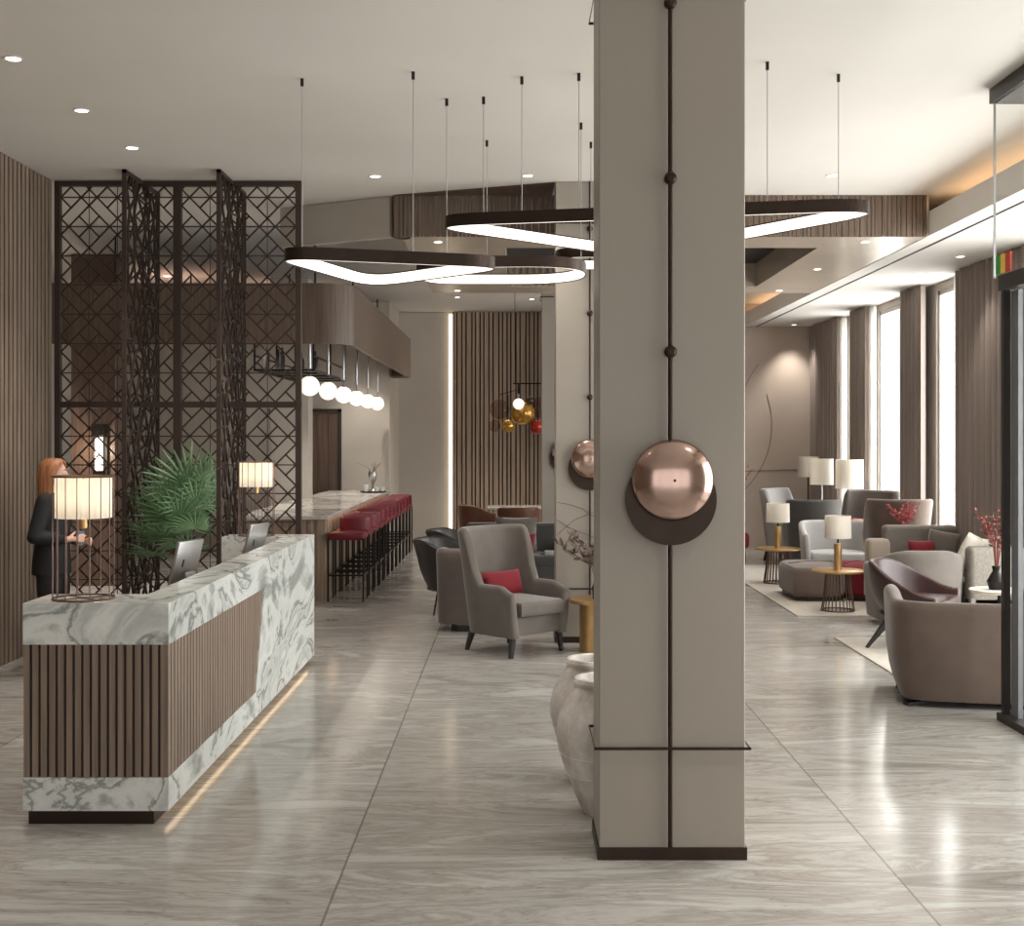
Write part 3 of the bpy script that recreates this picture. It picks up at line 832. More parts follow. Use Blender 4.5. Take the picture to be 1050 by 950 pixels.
def pivot(x, label, seed):
    rnd = random.Random(seed)
    t = thing('pivot_panel', label, 'screen', (x, SY, 0), 0, 'crackle patterned pivot panels')
    Z = s_top(x); h = 0.53
    b = MB()
    for y in (-h, h-0.03): b.box(-0.018, 0.018, y, y+0.03, 0, Z)
    for z in (0.0, Z-0.03): b.box(-0.018, 0.018, -h, h, z, z+0.03)
    b.build('frame', 'lattice', t)
    b = MB(); nx, nz = 6, 26
    P = {}
    for j in range(nz+1):
        for i in range(nx+1):
            yy = -h+2*h*(i+(0.5 if j % 2 else 0))/nx+rnd.uniform(-.06, .06); zz = Z*j/nz+rnd.uniform(-.05, .05)
            P[i, j] = (0, max(-h, min(h, yy)), max(0, min(Z, zz)))
    for j in range(nz):
        for i in range(nx+1):
            k = i+(1 if j % 2 else -1)
            b.bar(P[i, j], P[i, j+1], 0.02, 0.014)
            if 0 <= k <= nx: b.bar(P[i, j], P[k, j+1], 0.02, 0.014)
            if i < nx and rnd.random() < 0.35: b.bar(P[i, j], P[i+1, j], 0.018, 0.014)
    b.build('crackle_panel', 'lattice', t)
pivot(-3.39, 'crackle patterned panel turned edge on, left one of the lattice screen', 3)
pivot(-2.57, 'crackle patterned panel turned edge on, right one beside the palm', 5)
# wall sconce seen through the lattice
t = thing('corridor_sconce', 'slim lit wall lamp seen through the lattice screen', 'wall lamp', (-5.22, 15.98, 1.7))
MB().box(-0.09, 0.09, -0.03, 0.02, -0.32, 0.35).build('back_plate', 'backing', t)
MB().tube([(0, -0.07, -0.24), (0, -0.07, 0.2)], 0.05, 14).build('tube_shade', 'globe', t, True)
MB().box(-0.08, 0.08, -0.13, -0.02, 0.2, 0.34).build('cap', 'black_metal', t)
MB().box(-0.06, 0.06, -0.12, -0.02, -0.28, -0.24).build('foot', 'black_metal', t)
l = bpy.data.lights.new('sconce_light', 'POINT'); l.energy = 15; l.color = (1, 0.85, 0.65); l.shadow_soft_size = 0.06
o = bpy.data.objects.new('sconce_light', l); COL.objects.link(o); o.parent = t; o.location = (0.0, -0.2, 0.0)

# ------------------------------------------------------------------ fan palm beside the screen
M['leaf'] = mat('palm_leaf', lin(86, 120, 82), 0.4, c2=lin(146, 176, 134), vscale=(7, 7, 7))
pl = thing('fan_palm', 'tall green fan palm in dark pot by the lattice screen', 'plant', (-2.86, 11.12, 0))
MB().lathe([(0, 0), (0.12, 0), (0.17, 0.3), (0.18, 0.55), (0.16, 0.55), (0.15, 0.5), (0, 0.5)], (0, 0, 0), 24).build('pot', 'black_metal', pl, True)
b = MB()
for k in range(4): b.tube([(0.05*math.cos(k*1.6), 0.05*math.sin(k*1.6), 0.45), (0.04*math.cos(k*1.6+.5), 0.04*math.sin(k*1.6+.5), 1.0)], 0.022, 8)
b.build('trunk', 'leg', pl, True)
rnd = random.Random(11)
def fan(c, dirv, size, n):
    """one fan leaf: blades radiating round dirv from c"""
    d = Vector(dirv).normalized(); up = Vector((0, 0, 1))
    side = d.cross(up).normalized() if abs(d.z) < 0.97 else Vector((1, 0, 0)); nn = side.cross(d).normalized()
    b = MB(); c = Vector(c)
    for i in range(n):
        a = math.radians(-105+210*i/(n-1)); v = (d*math.cos(a)+side*math.sin(a)).normalized()
        L = size*(0.72+0.28*math.cos(a*0.6))*rnd.uniform(.9, 1.05); sd = nn.cross(v).normalized()
        droop = Vector((0, 0, -0.10*L))+nn*rnd.uniform(-.05, .05)*L
        w0 = size*0.03
        p0 = c; p1 = c+v*L*0.55+nn*0.04*L; p2 = c+v*L+droop
        prev = None
        rows = []
        for f, ww in ((0.03, 0.25), (0.3, 0.9), (0.6, 1.0), (0.85, 0.6), (1.0, 0.06)):
            q = p0*(1-f)**2+p1*2*f*(1-f)+p2*f*f
            rows.append([b.bm.verts.new(q-sd*w0*ww), b.bm.verts.new(q-nn*w0*0.5*ww), b.bm.verts.new(q+sd*w0*ww)])
        for A, B in zip(rows, rows[1:]):
            b.bm.faces.new((A[0], A[1], B[1], B[0])); b.bm.faces.new((A[1], A[2], B[2], B[1]))
    return b
specs = []
for k in range(20):
    a = rnd.uniform(0, 2*PI); el = rnd.uniform(-0.1, 1.3)
    specs.append((a, el, rnd.uniform(0.28, 0.4)))
hub = Vector((-0.06, 0, 1.0))
tgt = [(0.02, -0.05, 1.50, 0.42), (0.10, -.1, 1.32, 0.34), (-0.05, -.15, 1.20, 0.36), (-0.30, -.1, 1.22, 0.33), (-0.16, -.12, 1.34, 0.3), (-0.34, -.05, 1.02, 0.33), (-0.2, -.2, 1.02, 0.32),
       (0.12, -.22, 1.12, 0.3), (-0.36, 0.0, 0.88, 0.28), (-0.24, -.2, 0.86, 0.28), (0.05, -.25, 0.96, 0.28), (0.14, 0.05, 1.48, 0.33), (0.0, .12, 1.4, 0.34), (-0.1, .15, 1.15, 0.3), (-0.12, -.05, 1.44, 0.32)]
stb = MB()
for x, y, z, s_ in tgt:
    c = Vector((x, y, z)); d = (c-hub); d.z *= 0.7; d += Vector((0, -0.14, 0.24))
    base = c-d.normalized()*s_*0.2
    f = fan(base, d, s_*1.2, 21)
    for vv in list(f.bm.verts):
        if vv.co.x > 0.19: vv.co.x = 0.19+(vv.co.x-0.19)*0.15
        if vv.co.y > 0.36: vv.co.y = 0.36+(vv.co.y-0.36)*0.15
    f.build('frond', 'leaf', pl, False)
    mid = (Vector((0, 0, 0.95))+base)/2+Vector((0, 0, 0.08))
    stb.tube([(0, 0, 0.9), mid, base], 0.007, 6)
stb.build('stalk', 'leaf', pl)

# ------------------------------------------------------------------ bar: counter, canopy, globes, stools
br = thing('bar_counter', 'long bar counter with marble top and wood slat front', 'bar counter', (-2.6, 14.3, 0))
BX = -2.18; BL0, BL1 = 14.57, 21.45
MB().box(-3.05+2.6, BX+2.6-0.02, BL0-14.3, BL1-14.3, 0, 0.945).build('body', 'slat_light', br)
b = MB(); y = BL0
while y < BL1-0.1: b.box(BX+2.6-0.02, BX+2.6, y-14.3, y-14.3+0.1, 0.0, 0.94); y += 0.16
b.build('front_slats', 'slat_light', br)
b = MB()
for i in range(9): b.box(-0.45+i*0.097, -0.45+i*0.097+0.06, BL0-14.3-0.015, BL0-14.3, 0, 0.94)
b.build('end_slats', 'slat_light', br)
MB().box(-3.15+2.6, -2.10+2.6, 0.0, BL1+0.04-14.3, 0.945, 0.993, 0.008, 2).build('counter_top', 'marble_warm', br)
MB().box(BX+2.6+0.015, BX+2.6+0.03, 0.4, 7.0, 0.93, 0.944).build('light_strip', 'cove', br)

# canopy above the bar
cp = thing('bar_canopy', 'curved walnut canopy hung above the bar', 'canopy', (-3.4, 14.0, 0))
pts = [(-5.3, 14.0), (-2.16, 14.0)]
for i in range(13):
    a = -PI/2+PI/2*i/12; pts.append((-2.16+0.36*math.cos(a), 14.36+0.36*math.sin(a)))
pts += [(-1.8, 15.5), (-1.8, 17.5), (-1.8, 19.5), (-1.8, 21.85), (-2.12, 21.85)]
q = with_normals(pts); b = MB(); R = []
for x, y, nx, ny, t in q: R.append([b.bm.verts.new((x+3.4, y-14.0, 2.91)), b.bm.verts.new((x+3.4, y-14.0, 3.58)), b.bm.verts.new((x-nx*.05+3.4, y-ny*.05-14.0, 3.58)), b.bm.verts.new((x-nx*.05+3.4, y-ny*.05-14.0, 2.91))])
for A, B in zip(R, R[1:]):
    for i in range(4): b.bm.faces.new((A[i], A[(i+1) % 4], B[(i+1) % 4], B[i]))
b.bm.faces.new(R[0][::-1]); b.bm.faces.new(R[-1])
b.build('fascia', 'wood_panel', cp, True)
tb = [(-5.25, 14.06), (-2.16, 14.06)]+[(-2.16+0.3*math.cos(-PI/2+PI/2*i/8), 14.36+0.3*math.sin(-PI/2+PI/2*i/8)) for i in range(9)]+[(-1.86, 21.4), (-5.25, 21.4)]
MB().prism([(x+3.4, y-14.0) for x, y in tb], 3.5, 3.55).build('top_board', 'wood_dark', cp)
MB().box(-2.1+3.4, -1.86+3.4, 7.5, 7.84, 2.92, 2.96).build('end_board', 'wood_dark', cp)
b = MB()
for x in (-4.6, -3.2, -2.3):
    for y in (14.6, 18.0, 21.2): b.tube([(x+3.4, y-14, 3.55), (x+3.4, y-14, ceil_z(x))], 0.012, 8)
b.build('hanger', 'black_metal', cp)
# hanging rack with glasses under the canopy
rk = thing('hanging_glass_rack', 'dark metal rack hung beneath the bar canopy behind the globes', 'rack', (-2.72, 16.5, 2.68))
b = MB()
for x in (-0.38, 0.32):
    b.bar((x, -1.4, 0), (x, 1.4, 0), 0.025)
    b.bar((x, -1.4, 0.17), (x, 1.4, 0.17), 0.02)
    for y in (-1.4, 0, 1.4): b.bar((x, y, 0), (x, y, 0.82), 0.02)
for y in (-1.4, -0.7, 0, 0.7, 1.4): b.bar((-0.38, y, 0), (0.32, y, 0), 0.02)
b.build('frame', 'black_metal', rk)
MB().box(-0.38, 0.32, -1.4, 1.4, 0.013, 0.025).build('shelf', 'glass', rk)
gb = None
for i, (x, y) in enumerate([(-0.28, -1.2), (-0.1, -1.15), (0.1, -1.2), (-0.2, -0.85), (0.05, -0.8), (0.2, -0.5), (-0.25, -0.4), (0.0, -0.35)]):
    if gb is None:
        gb = MB().lathe([(0, 0), (0.038, 0), (0.038, 0.15), (0.014, 0.2), (0.014, 0.26), (0, 0.26)], (0, 0, 0), 16).build('bottle', 'leather_black', None, True)
        o = gb
    else: o = gb.copy(); COL.objects.link(o)
    o.location = (-2.72+x, 16.5+y, 2.68+0.025)
    tag(o, 'dark bottle on the hanging bar rack, %s counting from the front' % ['first', 'second', 'third', 'fourth', 'fifth', 'sixth', 'seventh', 'last'][i], 'bottle', 'bottles on the hanging rack')

def globe(i, x, d):
    t = thing('globe_pendant', ['nearest', 'second', 'third', 'fourth', 'fifth', 'farthest'][i]+' white glowing globe of the pendant row over the bar', 'pendant lamp', (x, d, 2.45), 0, 'globe pendants over the bar')
    MB().sphere((0, 0, 0), 0.112, 1, 1, 1, 28, 16).build('globe', 'globe', t, True)
    MB().tube([(0, 0, 0.2), (0, 0, 1.05)], 0.02, 10).build('rod', 'silver', t, True)
    MB().tube([(0, 0, 0.11), (0, 0, 0.2)], 0.004, 6).lathe([(0.03, 0.095), (0.03, 0.12), (0, 0.12)], (0, 0, 0), 14).build('cord', 'black_metal', t)
for i in range(6):
    globe(i, -2.3, 14.2+i*(21.2-14.2)/5)
# stools
def stool_base(name, seat_m):
    t = thing(name, '', 'bar stool', (0, 0, 0), 0, 'red bar stools along the bar')
    MB().box(-0.21, 0.21, -0.21, 0.21, 0.70, 0.78, 0.03, 3).build('seat', seat_m, t, True)
    for x, y in ((-0.2, -0.2), (0.2, -0.2), (0.2, 0.2), (-0.2, 0.2)):
        MB().bar((x, y, 0), (x, y, 0.72), 0.02).build('leg', 'black_metal', t)
    b = MB()
    for p_, q_ in (((-.2, -.2), (.2, -.2)), ((.2, -.2), (.2, .2)), ((.2, .2), (-.2, .2)), ((-.2, .2), (-.2, -.2))): b.bar((p_[0], p_[1], 0.3), (q_[0], q_[1], 0.3), 0.018)
    b.build('footrest', 'black_metal', t)
    return t
st0 = stool_base('bar_stool', 'red_leather')
st0['label'] = 'nearest red bar stool, with a flat seat and no backrest, at the bar'
st0.location = (-1.93, 14.66, 0)
st1 = stool_base('bar_stool', 'red_leather')
pb = [(0.19, -0.14), (0.19, 0.0), (0.17, 0.15), (0.12, 0.2), (0, 0.215), (-0.12, 0.2), (-0.17, 0.15), (-0.19, 0.0), (-0.19, -0.14)]
MB().shell(with_normals(pb), lambda t_: 0.93, 0.76, 0.035).build('backrest', 'red_leather', st1, True)
NW = ['second', 'third', 'fourth', 'fifth', 'sixth', 'seventh', 'eighth', 'ninth', 'tenth', 'eleventh', 'farthest']
for i in range(11):
    o = st1 if i == 0 else copy_tree(st1)
    o.location = (-1.93, 14.66+0.586*(i+1), 0); o.rotation_euler = (0, 0, face(-1, 0))
    o['label'] = 'red bar stool with low curved back, %s from the near end of the bar' % NW[i] if i < 10 else 'red bar stool with low curved back at the far end of the bar'
# tray with cups and a vase on the bar
def on_bar(px, d): return PX(px, d)
ty = 20.6; tx = -2.3
t = tag(MB().lathe([(0, 0), (0.2, 0), (0.22, 0.02), (0.2, 0.02), (0.19, 0.008), (0, 0.008)], (0, 0, 0), 28).build('serving_tray', 'black_metal', None, True), 'round dark tray on the far end of the bar counter', 'tray')
t.location = (tx, ty, 0.993)
cup0 = None
for i, (dx, dy, lab) in enumerate(((-0.11, -0.06, 'tall white cup at the left of the tray on the bar'), (0.07, -0.1, 'small white cup at the middle of the tray on the bar'), (0.14, 0.0, 'small white cup at the right of the tray on the bar'))):
    hgt = 0.12 if i == 0 else 0.08
    o = MB().lathe([(0, 0), (0.03, 0), (0.042, hgt), (0.037, hgt), (0.026, 0.008), (0, 0.008)], (0, 0, 0), 18).build('cup', 'white', None, True)
    o.location = (tx+dx, ty+dy, 0.993+0.0085); tag(o, lab, 'cup', 'cups on the bar tray')
t = thing('goblet_vase', 'silver goblet vase with thin twigs on the bar tray', 'vase', (tx-0.02, ty+0.07, 0.993+0.0085))
MB().lathe([(0, 0), (0.06, 0), (0.05, 0.02), (0.015, 0.05), (0.018, 0.12), (0.06, 0.19), (0.075, 0.28), (0.06, 0.33), (0.052, 0.33), (0.06, 0.27), (0, 0.2)], (0, 0, 0), 24).build('vase', 'silver', t, True)
b = MB()
for k in range(7):
    a = rnd.uniform(0, 2*PI); b.tube([(0, 0, 0.22), (0.06*math.cos(a), 0.06*math.sin(a), 0.38), (0.2*math.cos(a)-0.06, 0.14*math.sin(a), 0.44+rnd.uniform(0, .06))], [0.006, 0.005, 0.003], 5)
b.build('twig', 'slat', t)

for i, d in enumerate((15.2, 17.2, 19.2, 20.9)):  # unseen spots added under the canopy to lift the bar wall
    downlight((-3.3, -2.6, -3.3, -2.6)[i], d, 3.5, 'added fill downlight inside the bar canopy, %s from the near end' % ['first', 'second', 'third', 'last'][i], 0.04, 320 if i < 3 else 130)

# ------------------------------------------------------------------ upholstered seats
def tub_chair(name, label, cat, x, d, rz, a, bk, arm, th, zt, zb, seat_z, m, m_seat=None, legs='block', lean=0.04, n=2.4, group=None, leg_h=None, taper=0.0, seat=True, bend=1.0, leg_mat='leg'):
    t = thing(name, label, cat, (x, d, 0), rz, group)
    path = u_path(a, bk, arm, n)
    MB().shell(path, zt, zb, th, lean, taper, bend=bend).build('backrest', m, t, True, 60)
    ip = inner_poly(path, th+0.004, -arm-0.03)
    if seat:
        MB().rprism(ip, seat_z-0.14, seat_z, 0.035, 0.015).build('seat_cushion', m_seat or m, t, True, 60)
        MB().rprism(inner_poly(path, th*0.6, -arm+0.02), zb+0.0, seat_z-0.13, 0.02).build('seat_base', m, t, True, 60)
    if legs == 'block':
        for sx in (-1, 1):
            for y in (-arm+0.05, bk*0.6):
                w_ = a*0.78 if y < 0 else a*0.55
                MB().bar((sx*w_, y, zb+0.02), (sx*w_*1.03, y*1.03, 0), 0.045).build('leg', leg_mat, t)
    elif legs == 'splay':
        for sx in (-1, 1):
            for y, k in ((-arm*0.7, -1), (bk*0.5, 1)):
                p_, q_ = Vector((sx*a*0.55, y*0.8, zb+0.04)), Vector((sx*a*1.0, y+k*0.16, 0))
                MB().tube([p_, q_], [0.042, 0.016], 8).build('leg', leg_mat, t)
    elif legs == 'wire':
        for sx in (-1, 1):
            for y in (-arm*0.8, bk*0.55):
                MB().tube([(sx*a*0.5, y*0.7, zb+0.03), (sx*a*0.62, y*0.95, 0.0)], 0.01, 8).build('leg', leg_mat, t)
    elif legs == 'plinth':
        MB().rprism(inner_poly(path, th+0.06, -arm+0.06), 0, zb+0.005, 0.004).build('plinth', leg_mat, t)
    elif legs == 'cross':
        for k, (p_, q_) in enumerate((((-a*0.85, -arm*0.9), (a*0.85, bk*0.7)), ((a*0.85, -arm*0.9), (-a*0.85, bk*0.7)))):
            MB().bar((p_[0], p_[1], 0.012), (q_[0], q_[1], 0.012), 0.06, 0.022).build('base_arm', leg_mat, t)
        MB().lathe([(0, 0.0), (0.05, 0.0), (0.05, zb+0.02), (0, zb+0.02)], (0, 0.1, 0), 16).build('column', leg_mat, t)
    return t

def wing_chair(label, x, d, rz, m, top=1.08, armz=0.61, a=0.345, seat=0.47, group='high backed wing chairs', flare=0.07, m_seat=None):
    t = thing('wing_chair', label, 'armchair', (x, d, 0), rz, group)
    path = u_path(a, 0.30, 0.37, 3.0, 34, 10)
    def zt(t_):
        u = abs(t_)
        return armz-0.05*sstep(0.85, 1.0, u)+(top-armz)*(1-sstep(0.40, 0.60, u)) - 0.0*u
    MB().shell(path, zt, 0.17, 0.085, lambda t_: flare*(1-sstep(0.3, 0.65, abs(t_)))+0.03, 0.02, bend=1.4).build('back_shell', m, t, True, 60)
    MB().rprism(inner_poly(path, 0.05, -0.37), 0.18, 0.36, 0.03).build('seat_base', m, t, True, 60)
    MB().rprism(inner_poly(path, 0.09, -0.42), 0.345, seat, 0.04, 0.02).build('seat_cushion', m_seat or m, t, True, 60)
    for sx in (-1, 1):
        for y, w_ in ((-0.33, a*0.8), (0.22, a*0.66)):
            k = 1 if y > 0 else -0.2
            MB().tube([(sx*w_, y, 0.2), (sx*(w_+0.03), y+0.05*k, 0)], [0.034, 0.02], 8).build('leg', 'leg', t)
    return t
def pillow(name, label, x, d, z, w_, h, th, m, rz=0, tilt=-0.25, roll=0.0, cat='cushion', group='throw cushions'):
    mt = Matrix.Rotation(tilt, 4, 'X') @ Matrix.Rotation(roll, 4, 'Y')
    o = MB().pillow(w_, h, th, mt).build(name, m, None, True, 80)
    o.location = (x, d, z); o.rotation_euler = (0, 0, rz)
    return tag(o, label, cat, group)

# ---- left group, round the second column
f0 = face(0.6, -0.62)
wing_chair('grey velvet wing chair with a red cushion, beside the second column', -0.05, 11.15, f0, 'velvet_grey')
bx, by = -math.sin(f0), math.cos(f0)
pillow('cushion', 'red rectangular cushion on the wing chair beside the second column', -0.05+bx*0.08, 11.15+by*0.08, 0.575, 0.46, 0.24, 0.14, 'red', f0, -0.3)

tub_chair('tub_armchair', 'mauve grey low armchair seen from behind, left of the wing chair', 'armchair', -0.36, 12.45, face(0.15, 1), 0.37, 0.3, 0.38, 0.1, lambda t_: 0.80-0.06*sstep(.5, 1, abs(t_)), 0.075, 0.44, 'velvet_mauve', legs='block', lean=0.02, n=5)
tub_chair('leather_chair', 'black leather bucket chair on thin legs, nearer of two by the bar aisle', 'chair', -0.66, 13.5, face(1, -0.2), 0.33, 0.30, 0.26, 0.06, lambda t_: 0.80-0.22*sstep(.35, 1, abs(t_)), 0.26, 0.44, 'leather_black', legs='wire', lean=lambda t_: 0.14*(1-abs(t_)*0.6), taper=0.06, group='black leather bucket chairs', bend=1.3, leg_mat='black_metal')
tub_chair('leather_chair', 'black leather bucket chair, farther one behind the mauve armchair', 'chair', -0.62, 14.85, face(1, -0.1), 0.33, 0.30, 0.26, 0.06, lambda t_: 0.80-0.22*sstep(.35, 1, abs(t_)), 0.26, 0.44, 'leather_black', legs='wire', lean=lambda t_: 0.14*(1-abs(t_)*0.6), taper=0.06, group='black leather bucket chairs', bend=1.3, leg_mat='black_metal')

def sofa(label, x, d, rz, w_, dep, h, m, m2=None, seat_z=0.42, arm_w=0.14, arm_h=0.6, n_seat=2, arms=(True, True), leg_h=0.1, rad=0.05):
    """local -y is the front"""
    t = thing('sofa', label, 'sofa', (x, d, 0), rz)
    hw, hd = w_/2, dep/2
    MB().box(-hw, hw, -hd, hd, leg_h, seat_z-0.13, 0.02, 2).build('base', m, t, True)
    MB().box(-hw, hw, hd-0.2, hd, leg_h+0.02, h, rad, 4).build('backrest', m, t, True)
    x0 = -hw+(arm_w if arms[0] else 0); x1 = hw-(arm_w if arms[1] else 0)
    if arms[0]: MB().box(-hw, -hw+arm_w, -hd, hd-0.1, leg_h+0.02, arm_h, rad*0.9, 4).build('armrest', m, t, True)
    if arms[1]: MB().box(hw-arm_w, hw, -hd, hd-0.1, leg_h+0.02, arm_h, rad*0.9, 4).build('armrest', m, t, True)
    cw = (x1-x0)/n_seat
    for i in range(n_seat):
        MB().box(x0+i*cw+0.004, x0+(i+1)*cw-0.004, -hd-0.015, hd-0.19, seat_z-0.14, seat_z, 0.035, 4).build('seat_cushion', m2 or m, t, True)
    for sx in (-1, 1):
        for y in (-hd+0.08, hd-0.08): MB().tube([(sx*(hw-0.1), y, leg_h+0.02), (sx*(hw-0.1), y, 0)], [0.025, 0.018], 8).build('leg', 'leg', t)
    return t
sofa('charcoal sofa with pillows behind the grey wing chair', 0.10, 16.0, 0, 1.45, 0.85, 0.78, 'fabric_charcoal', None, 0.42, 0.14, 0.60, 2)
pillow('cushion', 'large light grey cushion on the charcoal sofa', 0.02, 15.93, 0.65, 0.52, 0.46, 0.16, 'velvet_grey', 0, -0.25)
pillow('cushion', 'small crimson cushion leaning on the grey cushion of the charcoal sofa', 0.16, 15.74, 0.555, 0.16, 0.27, 0.10, 'red', -0.2, -0.2, 0.1)
t = tag(MB().box(-0.15, 0.15, -0.1, 0.1, 0, 0.045, 0.01, 2).build('folded_throw', 'fabric_pale', None, True), 'folded pale throw on the right seat of the charcoal sofa', 'blanket'); t.location = (0.52, 15.75, 0.421)
# table and chestnut chairs at the far slatted wall
t = thing('dining_table', 'rectangular marble topped table before the far slatted wall', 'table', (0.1, 20.9, 0))
MB().box(-0.55, 0.55, -0.38, 0.38, 0.71, 0.75, 0.008, 2).build('table_top', 'marble_warm', t, True)
MB().lathe([(0, 0), (0.25, 0), (0.25, 0.02), (0.05, 0.04), (0.04, 0.71), (0, 0.71)], (0, 0, 0), 24).build('pedestal', 'black_metal', t, True)
for x, d, rz, lab in ((-0.62, 20.55, face(1, 0.3), 'dark chestnut leather tub chair at the left of the far marble table'), (0.06, 19.9, face(0.0, 1), 'chestnut leather tub chair before the far marble table, its back to the room')):
    tub_chair('tub_chair', lab, 'chair', x, d, rz, 0.29, 0.26, 0.22, 0.05, lambda t_: 0.80-0.12*sstep(.4, 1, abs(t_)), 0.3, 0.46, 'leather_tan', legs='splay', lean=0.05, group='chestnut tub chairs at the far table')

# gold side table with a vase of dry branches
t = thing('side_table', 'round golden pedestal side table at the second column', 'side table', (0.73, 11.1, 0))
MB().lathe([(0, 0), (0.165, 0), (0.165, 0.425), (0, 0.425)], (0, 0, 0), 40).build('pedestal', 'gold', t, True)
MB().lathe([(0, 0.425), (0.25, 0.425), (0.255, 0.432), (0.255, 0.45), (0.25, 0.456), (0, 0.456)], (0, 0, 0), 48).build('table_top', 'gold', t, True)
def branch_vase(name, label, x, d, z, vprof, vm, lm, nb, spread, hgt, seed, leaf=0.05, bias=(0, 0), thick=0.005, cat='vase with branches'):
    r_ = random.Random(seed)
    t = thing(name, label, cat, (x, d, z))
    MB().lathe(vprof, (0, 0, 0), 24).build('vase', vm, t, True)
    ht = vprof[-1][1] if False else max(p_[1] for p_ in vprof)
    sb = MB(); lb = MB()
    for k in range(nb):
        a = 2*PI*k/nb+r_.uniform(-.4, .4); s_ = spread*r_.uniform(.45, 1); h = hgt*r_.uniform(.55, 1)
        pts = [Vector((0, 0, ht*0.55))]
        for f in (0.4, 0.7, 1.0): pts.append(Vector((s_*math.cos(a)*f**1.3+bias[0]*f+r_.uniform(-.02, .02), s_*math.sin(a)*f**1.3+bias[1]*f+r_.uniform(-.02, .02), ht+h*f)))
        pts[1].x *= 0.5; pts[1].y *= 0.5
        sb.tube(pts, [thick, thick, thick*.8, thick*.5], 5)
        for j in range(14):
            f = r_.uniform(0.35, 1.0); i0 = min(2, int(f*3)); u = f*3-i0
            p_ = pts[i0]*(1-u)+pts[i0+1]*u
            v_ = Vector((r_.uniform(-1, 1), r_.uniform(-1, 1), r_.uniform(-.2, 1))).normalized()
            L = leaf*r_.uniform(.6, 1.2); sd = v_.cross(Vector((r_.uniform(-1, 1), r_.uniform(-1, 1), r_.uniform(-1, 1)))).normalized()*L*0.2; n_ = v_.cross(sd).normalized()*L*0.06
            c = [lb.bm.verts.new(q_) for q_ in (p_, p_+v_*L*.5+sd, p_+v_*L, p_+v_*L*.5-sd, p_+v_*L*.5+n_)]
            lb.bm.faces.new((c[0], c[1], c[4])); lb.bm.faces.new((c[1], c[2], c[4])); lb.bm.faces.new((c[2], c[3], c[4])); lb.bm.faces.new((c[3], c[0], c[4]))
    sb.build('stem', lm, t); lb.build('foliage', lm, t)
    return t
M['dry'] = mat('dry_branch', lin(112, 98, 88), 0.8, var=0.25, vscale=(30, 30, 30))
M['coral'] = mat('coral_branch', lin(118, 56, 48), 0.7, var=0.25, vscale=(30, 30, 30))
M['coral_pale'] = mat('pale_red_branch', lin(176, 92, 92), 0.7, var=0.2, vscale=(30, 30, 30))
branch_vase('branch_vase', 'dark vase of dry grey branches on the golden side table', 0.73, 11.1, 0.4565, [(0, 0), (0.05, 0), (0.055, 0.1), (0.035, 0.17), (0.04, 0.19), (0.033, 0.19), (0.03, 0.15), (0, 0.1)], 'black_metal', 'dry', 15, 0.36, 0.40, 21, 0.09, (-0.06, -0.04))

# two whitewashed jars behind the foreground column
M['jar'] = mat('whitewashed_clay', lin(172, 162, 152), 0.85, c2=lin(238, 233, 227), vscale=(9, 9, 5), bump=0.5, bscale=30, detail=8)
def jar(label, x, d, s_):
    t = thing('clay_jar', label, 'jar', (x, d, 0), 0, 'whitewashed clay jars')
    prof = [(0, 0), (0.112, 0), (0.12, 0.01), (0.16, 0.10), (0.215, 0.24), (0.248, 0.36), (0.25, 0.42), (0.235, 0.49), (0.20, 0.56), (0.165, 0.61), (0.148, 0.635)]
    MB().lathe([(r*s_, z*s_) for r, z in prof+[(0.12, 0.62), (0.2, 0.45), (0.1, 0.08), (0, 0.06)]], (0, 0, 0), 48).build('body', 'jar', t, True)
    MB().lathe([(r*s_, z*s_) for r, z in [(0.14, 0.628), (0.163, 0.638), (0.168, 0.652), (0.158, 0.668), (0.138, 0.672), (0.124, 0.665), (0.12, 0.63)]], (0, 0, 0), 48).build('rim', 'jar', t, True)
    b = MB()
    for z, r in ((0.3, 0.234), (0.2, 0.203)): b.tube([(r*s_*math.cos(2*PI*i/40), r*s_*math.sin(2*PI*i/40), z*s_) for i in range(40)], 0.004, 5, True)
    b.build('incised_band', 'jar', t, True)
    return t
jar('whitewashed clay jar standing right behind the foreground column', 0.455, 6.30, 1.0)
jar('second whitewashed clay jar, behind the first one', 0.44, 6.86, 1.0)

# glass bubble pendant before the slatted wall
t = thing('bubble_pendant_lamp', 'hanging cluster of gold, smoky and red glass bubbles with a lit bulb', 'pendant lamp', (0.1, 20.3, 2.3))
def bub(name, px, py, rp, m, dd=0.0, sy=1.0):
    s_ = SD(20.3+dd); return MB().sphere(((px-528)/s_-0.1, dd, EYE-(py-451)/s_-2.3), rp/s_, 1, sy, 1).build(name, m, t, True)
M['amber'] = mat('gold_glass', lin(176, 132, 62), 0.15, 0.6, var=0.15, vscale=(9, 9, 9))
M['red_glass'] = mat('red_glass', lin(150, 40, 24), 0.12, 0.2, var=0.2, vscale=(9, 9, 9))
M['smoke'] = glassy('smoky_glass', (0.8, 0.72, 0.66, 1))
bub('gold_bubble', 536, 424, 12.5, 'amber'); bub('gold_bubble', 521, 437, 6.8, 'amber', -0.1)
bub('red_bubble', 550.5, 438, 7.6, 'red_glass', -0.05); bub('smoky_bubble', 512, 420, 10.5, 'smoke', 0.1, 0.4); bub('smoky_bubble', 507, 437, 6.5, 'smoke', 0.0)
bub('smoky_bubble', 553, 418, 11, 'smoke', 0.15, 0.4); bub('bulb', 531.7, 414.5, 5.6, 'globe', -0.28); bub('cap', 543.5, 411, 4, 'leather_brown', -0.1)
b = MB(); s_ = SD(20.3)
P2 = lambda px, py, y=0: ((px-528)/s_-0.1, y, EYE-(py-451)/s_-2.3)
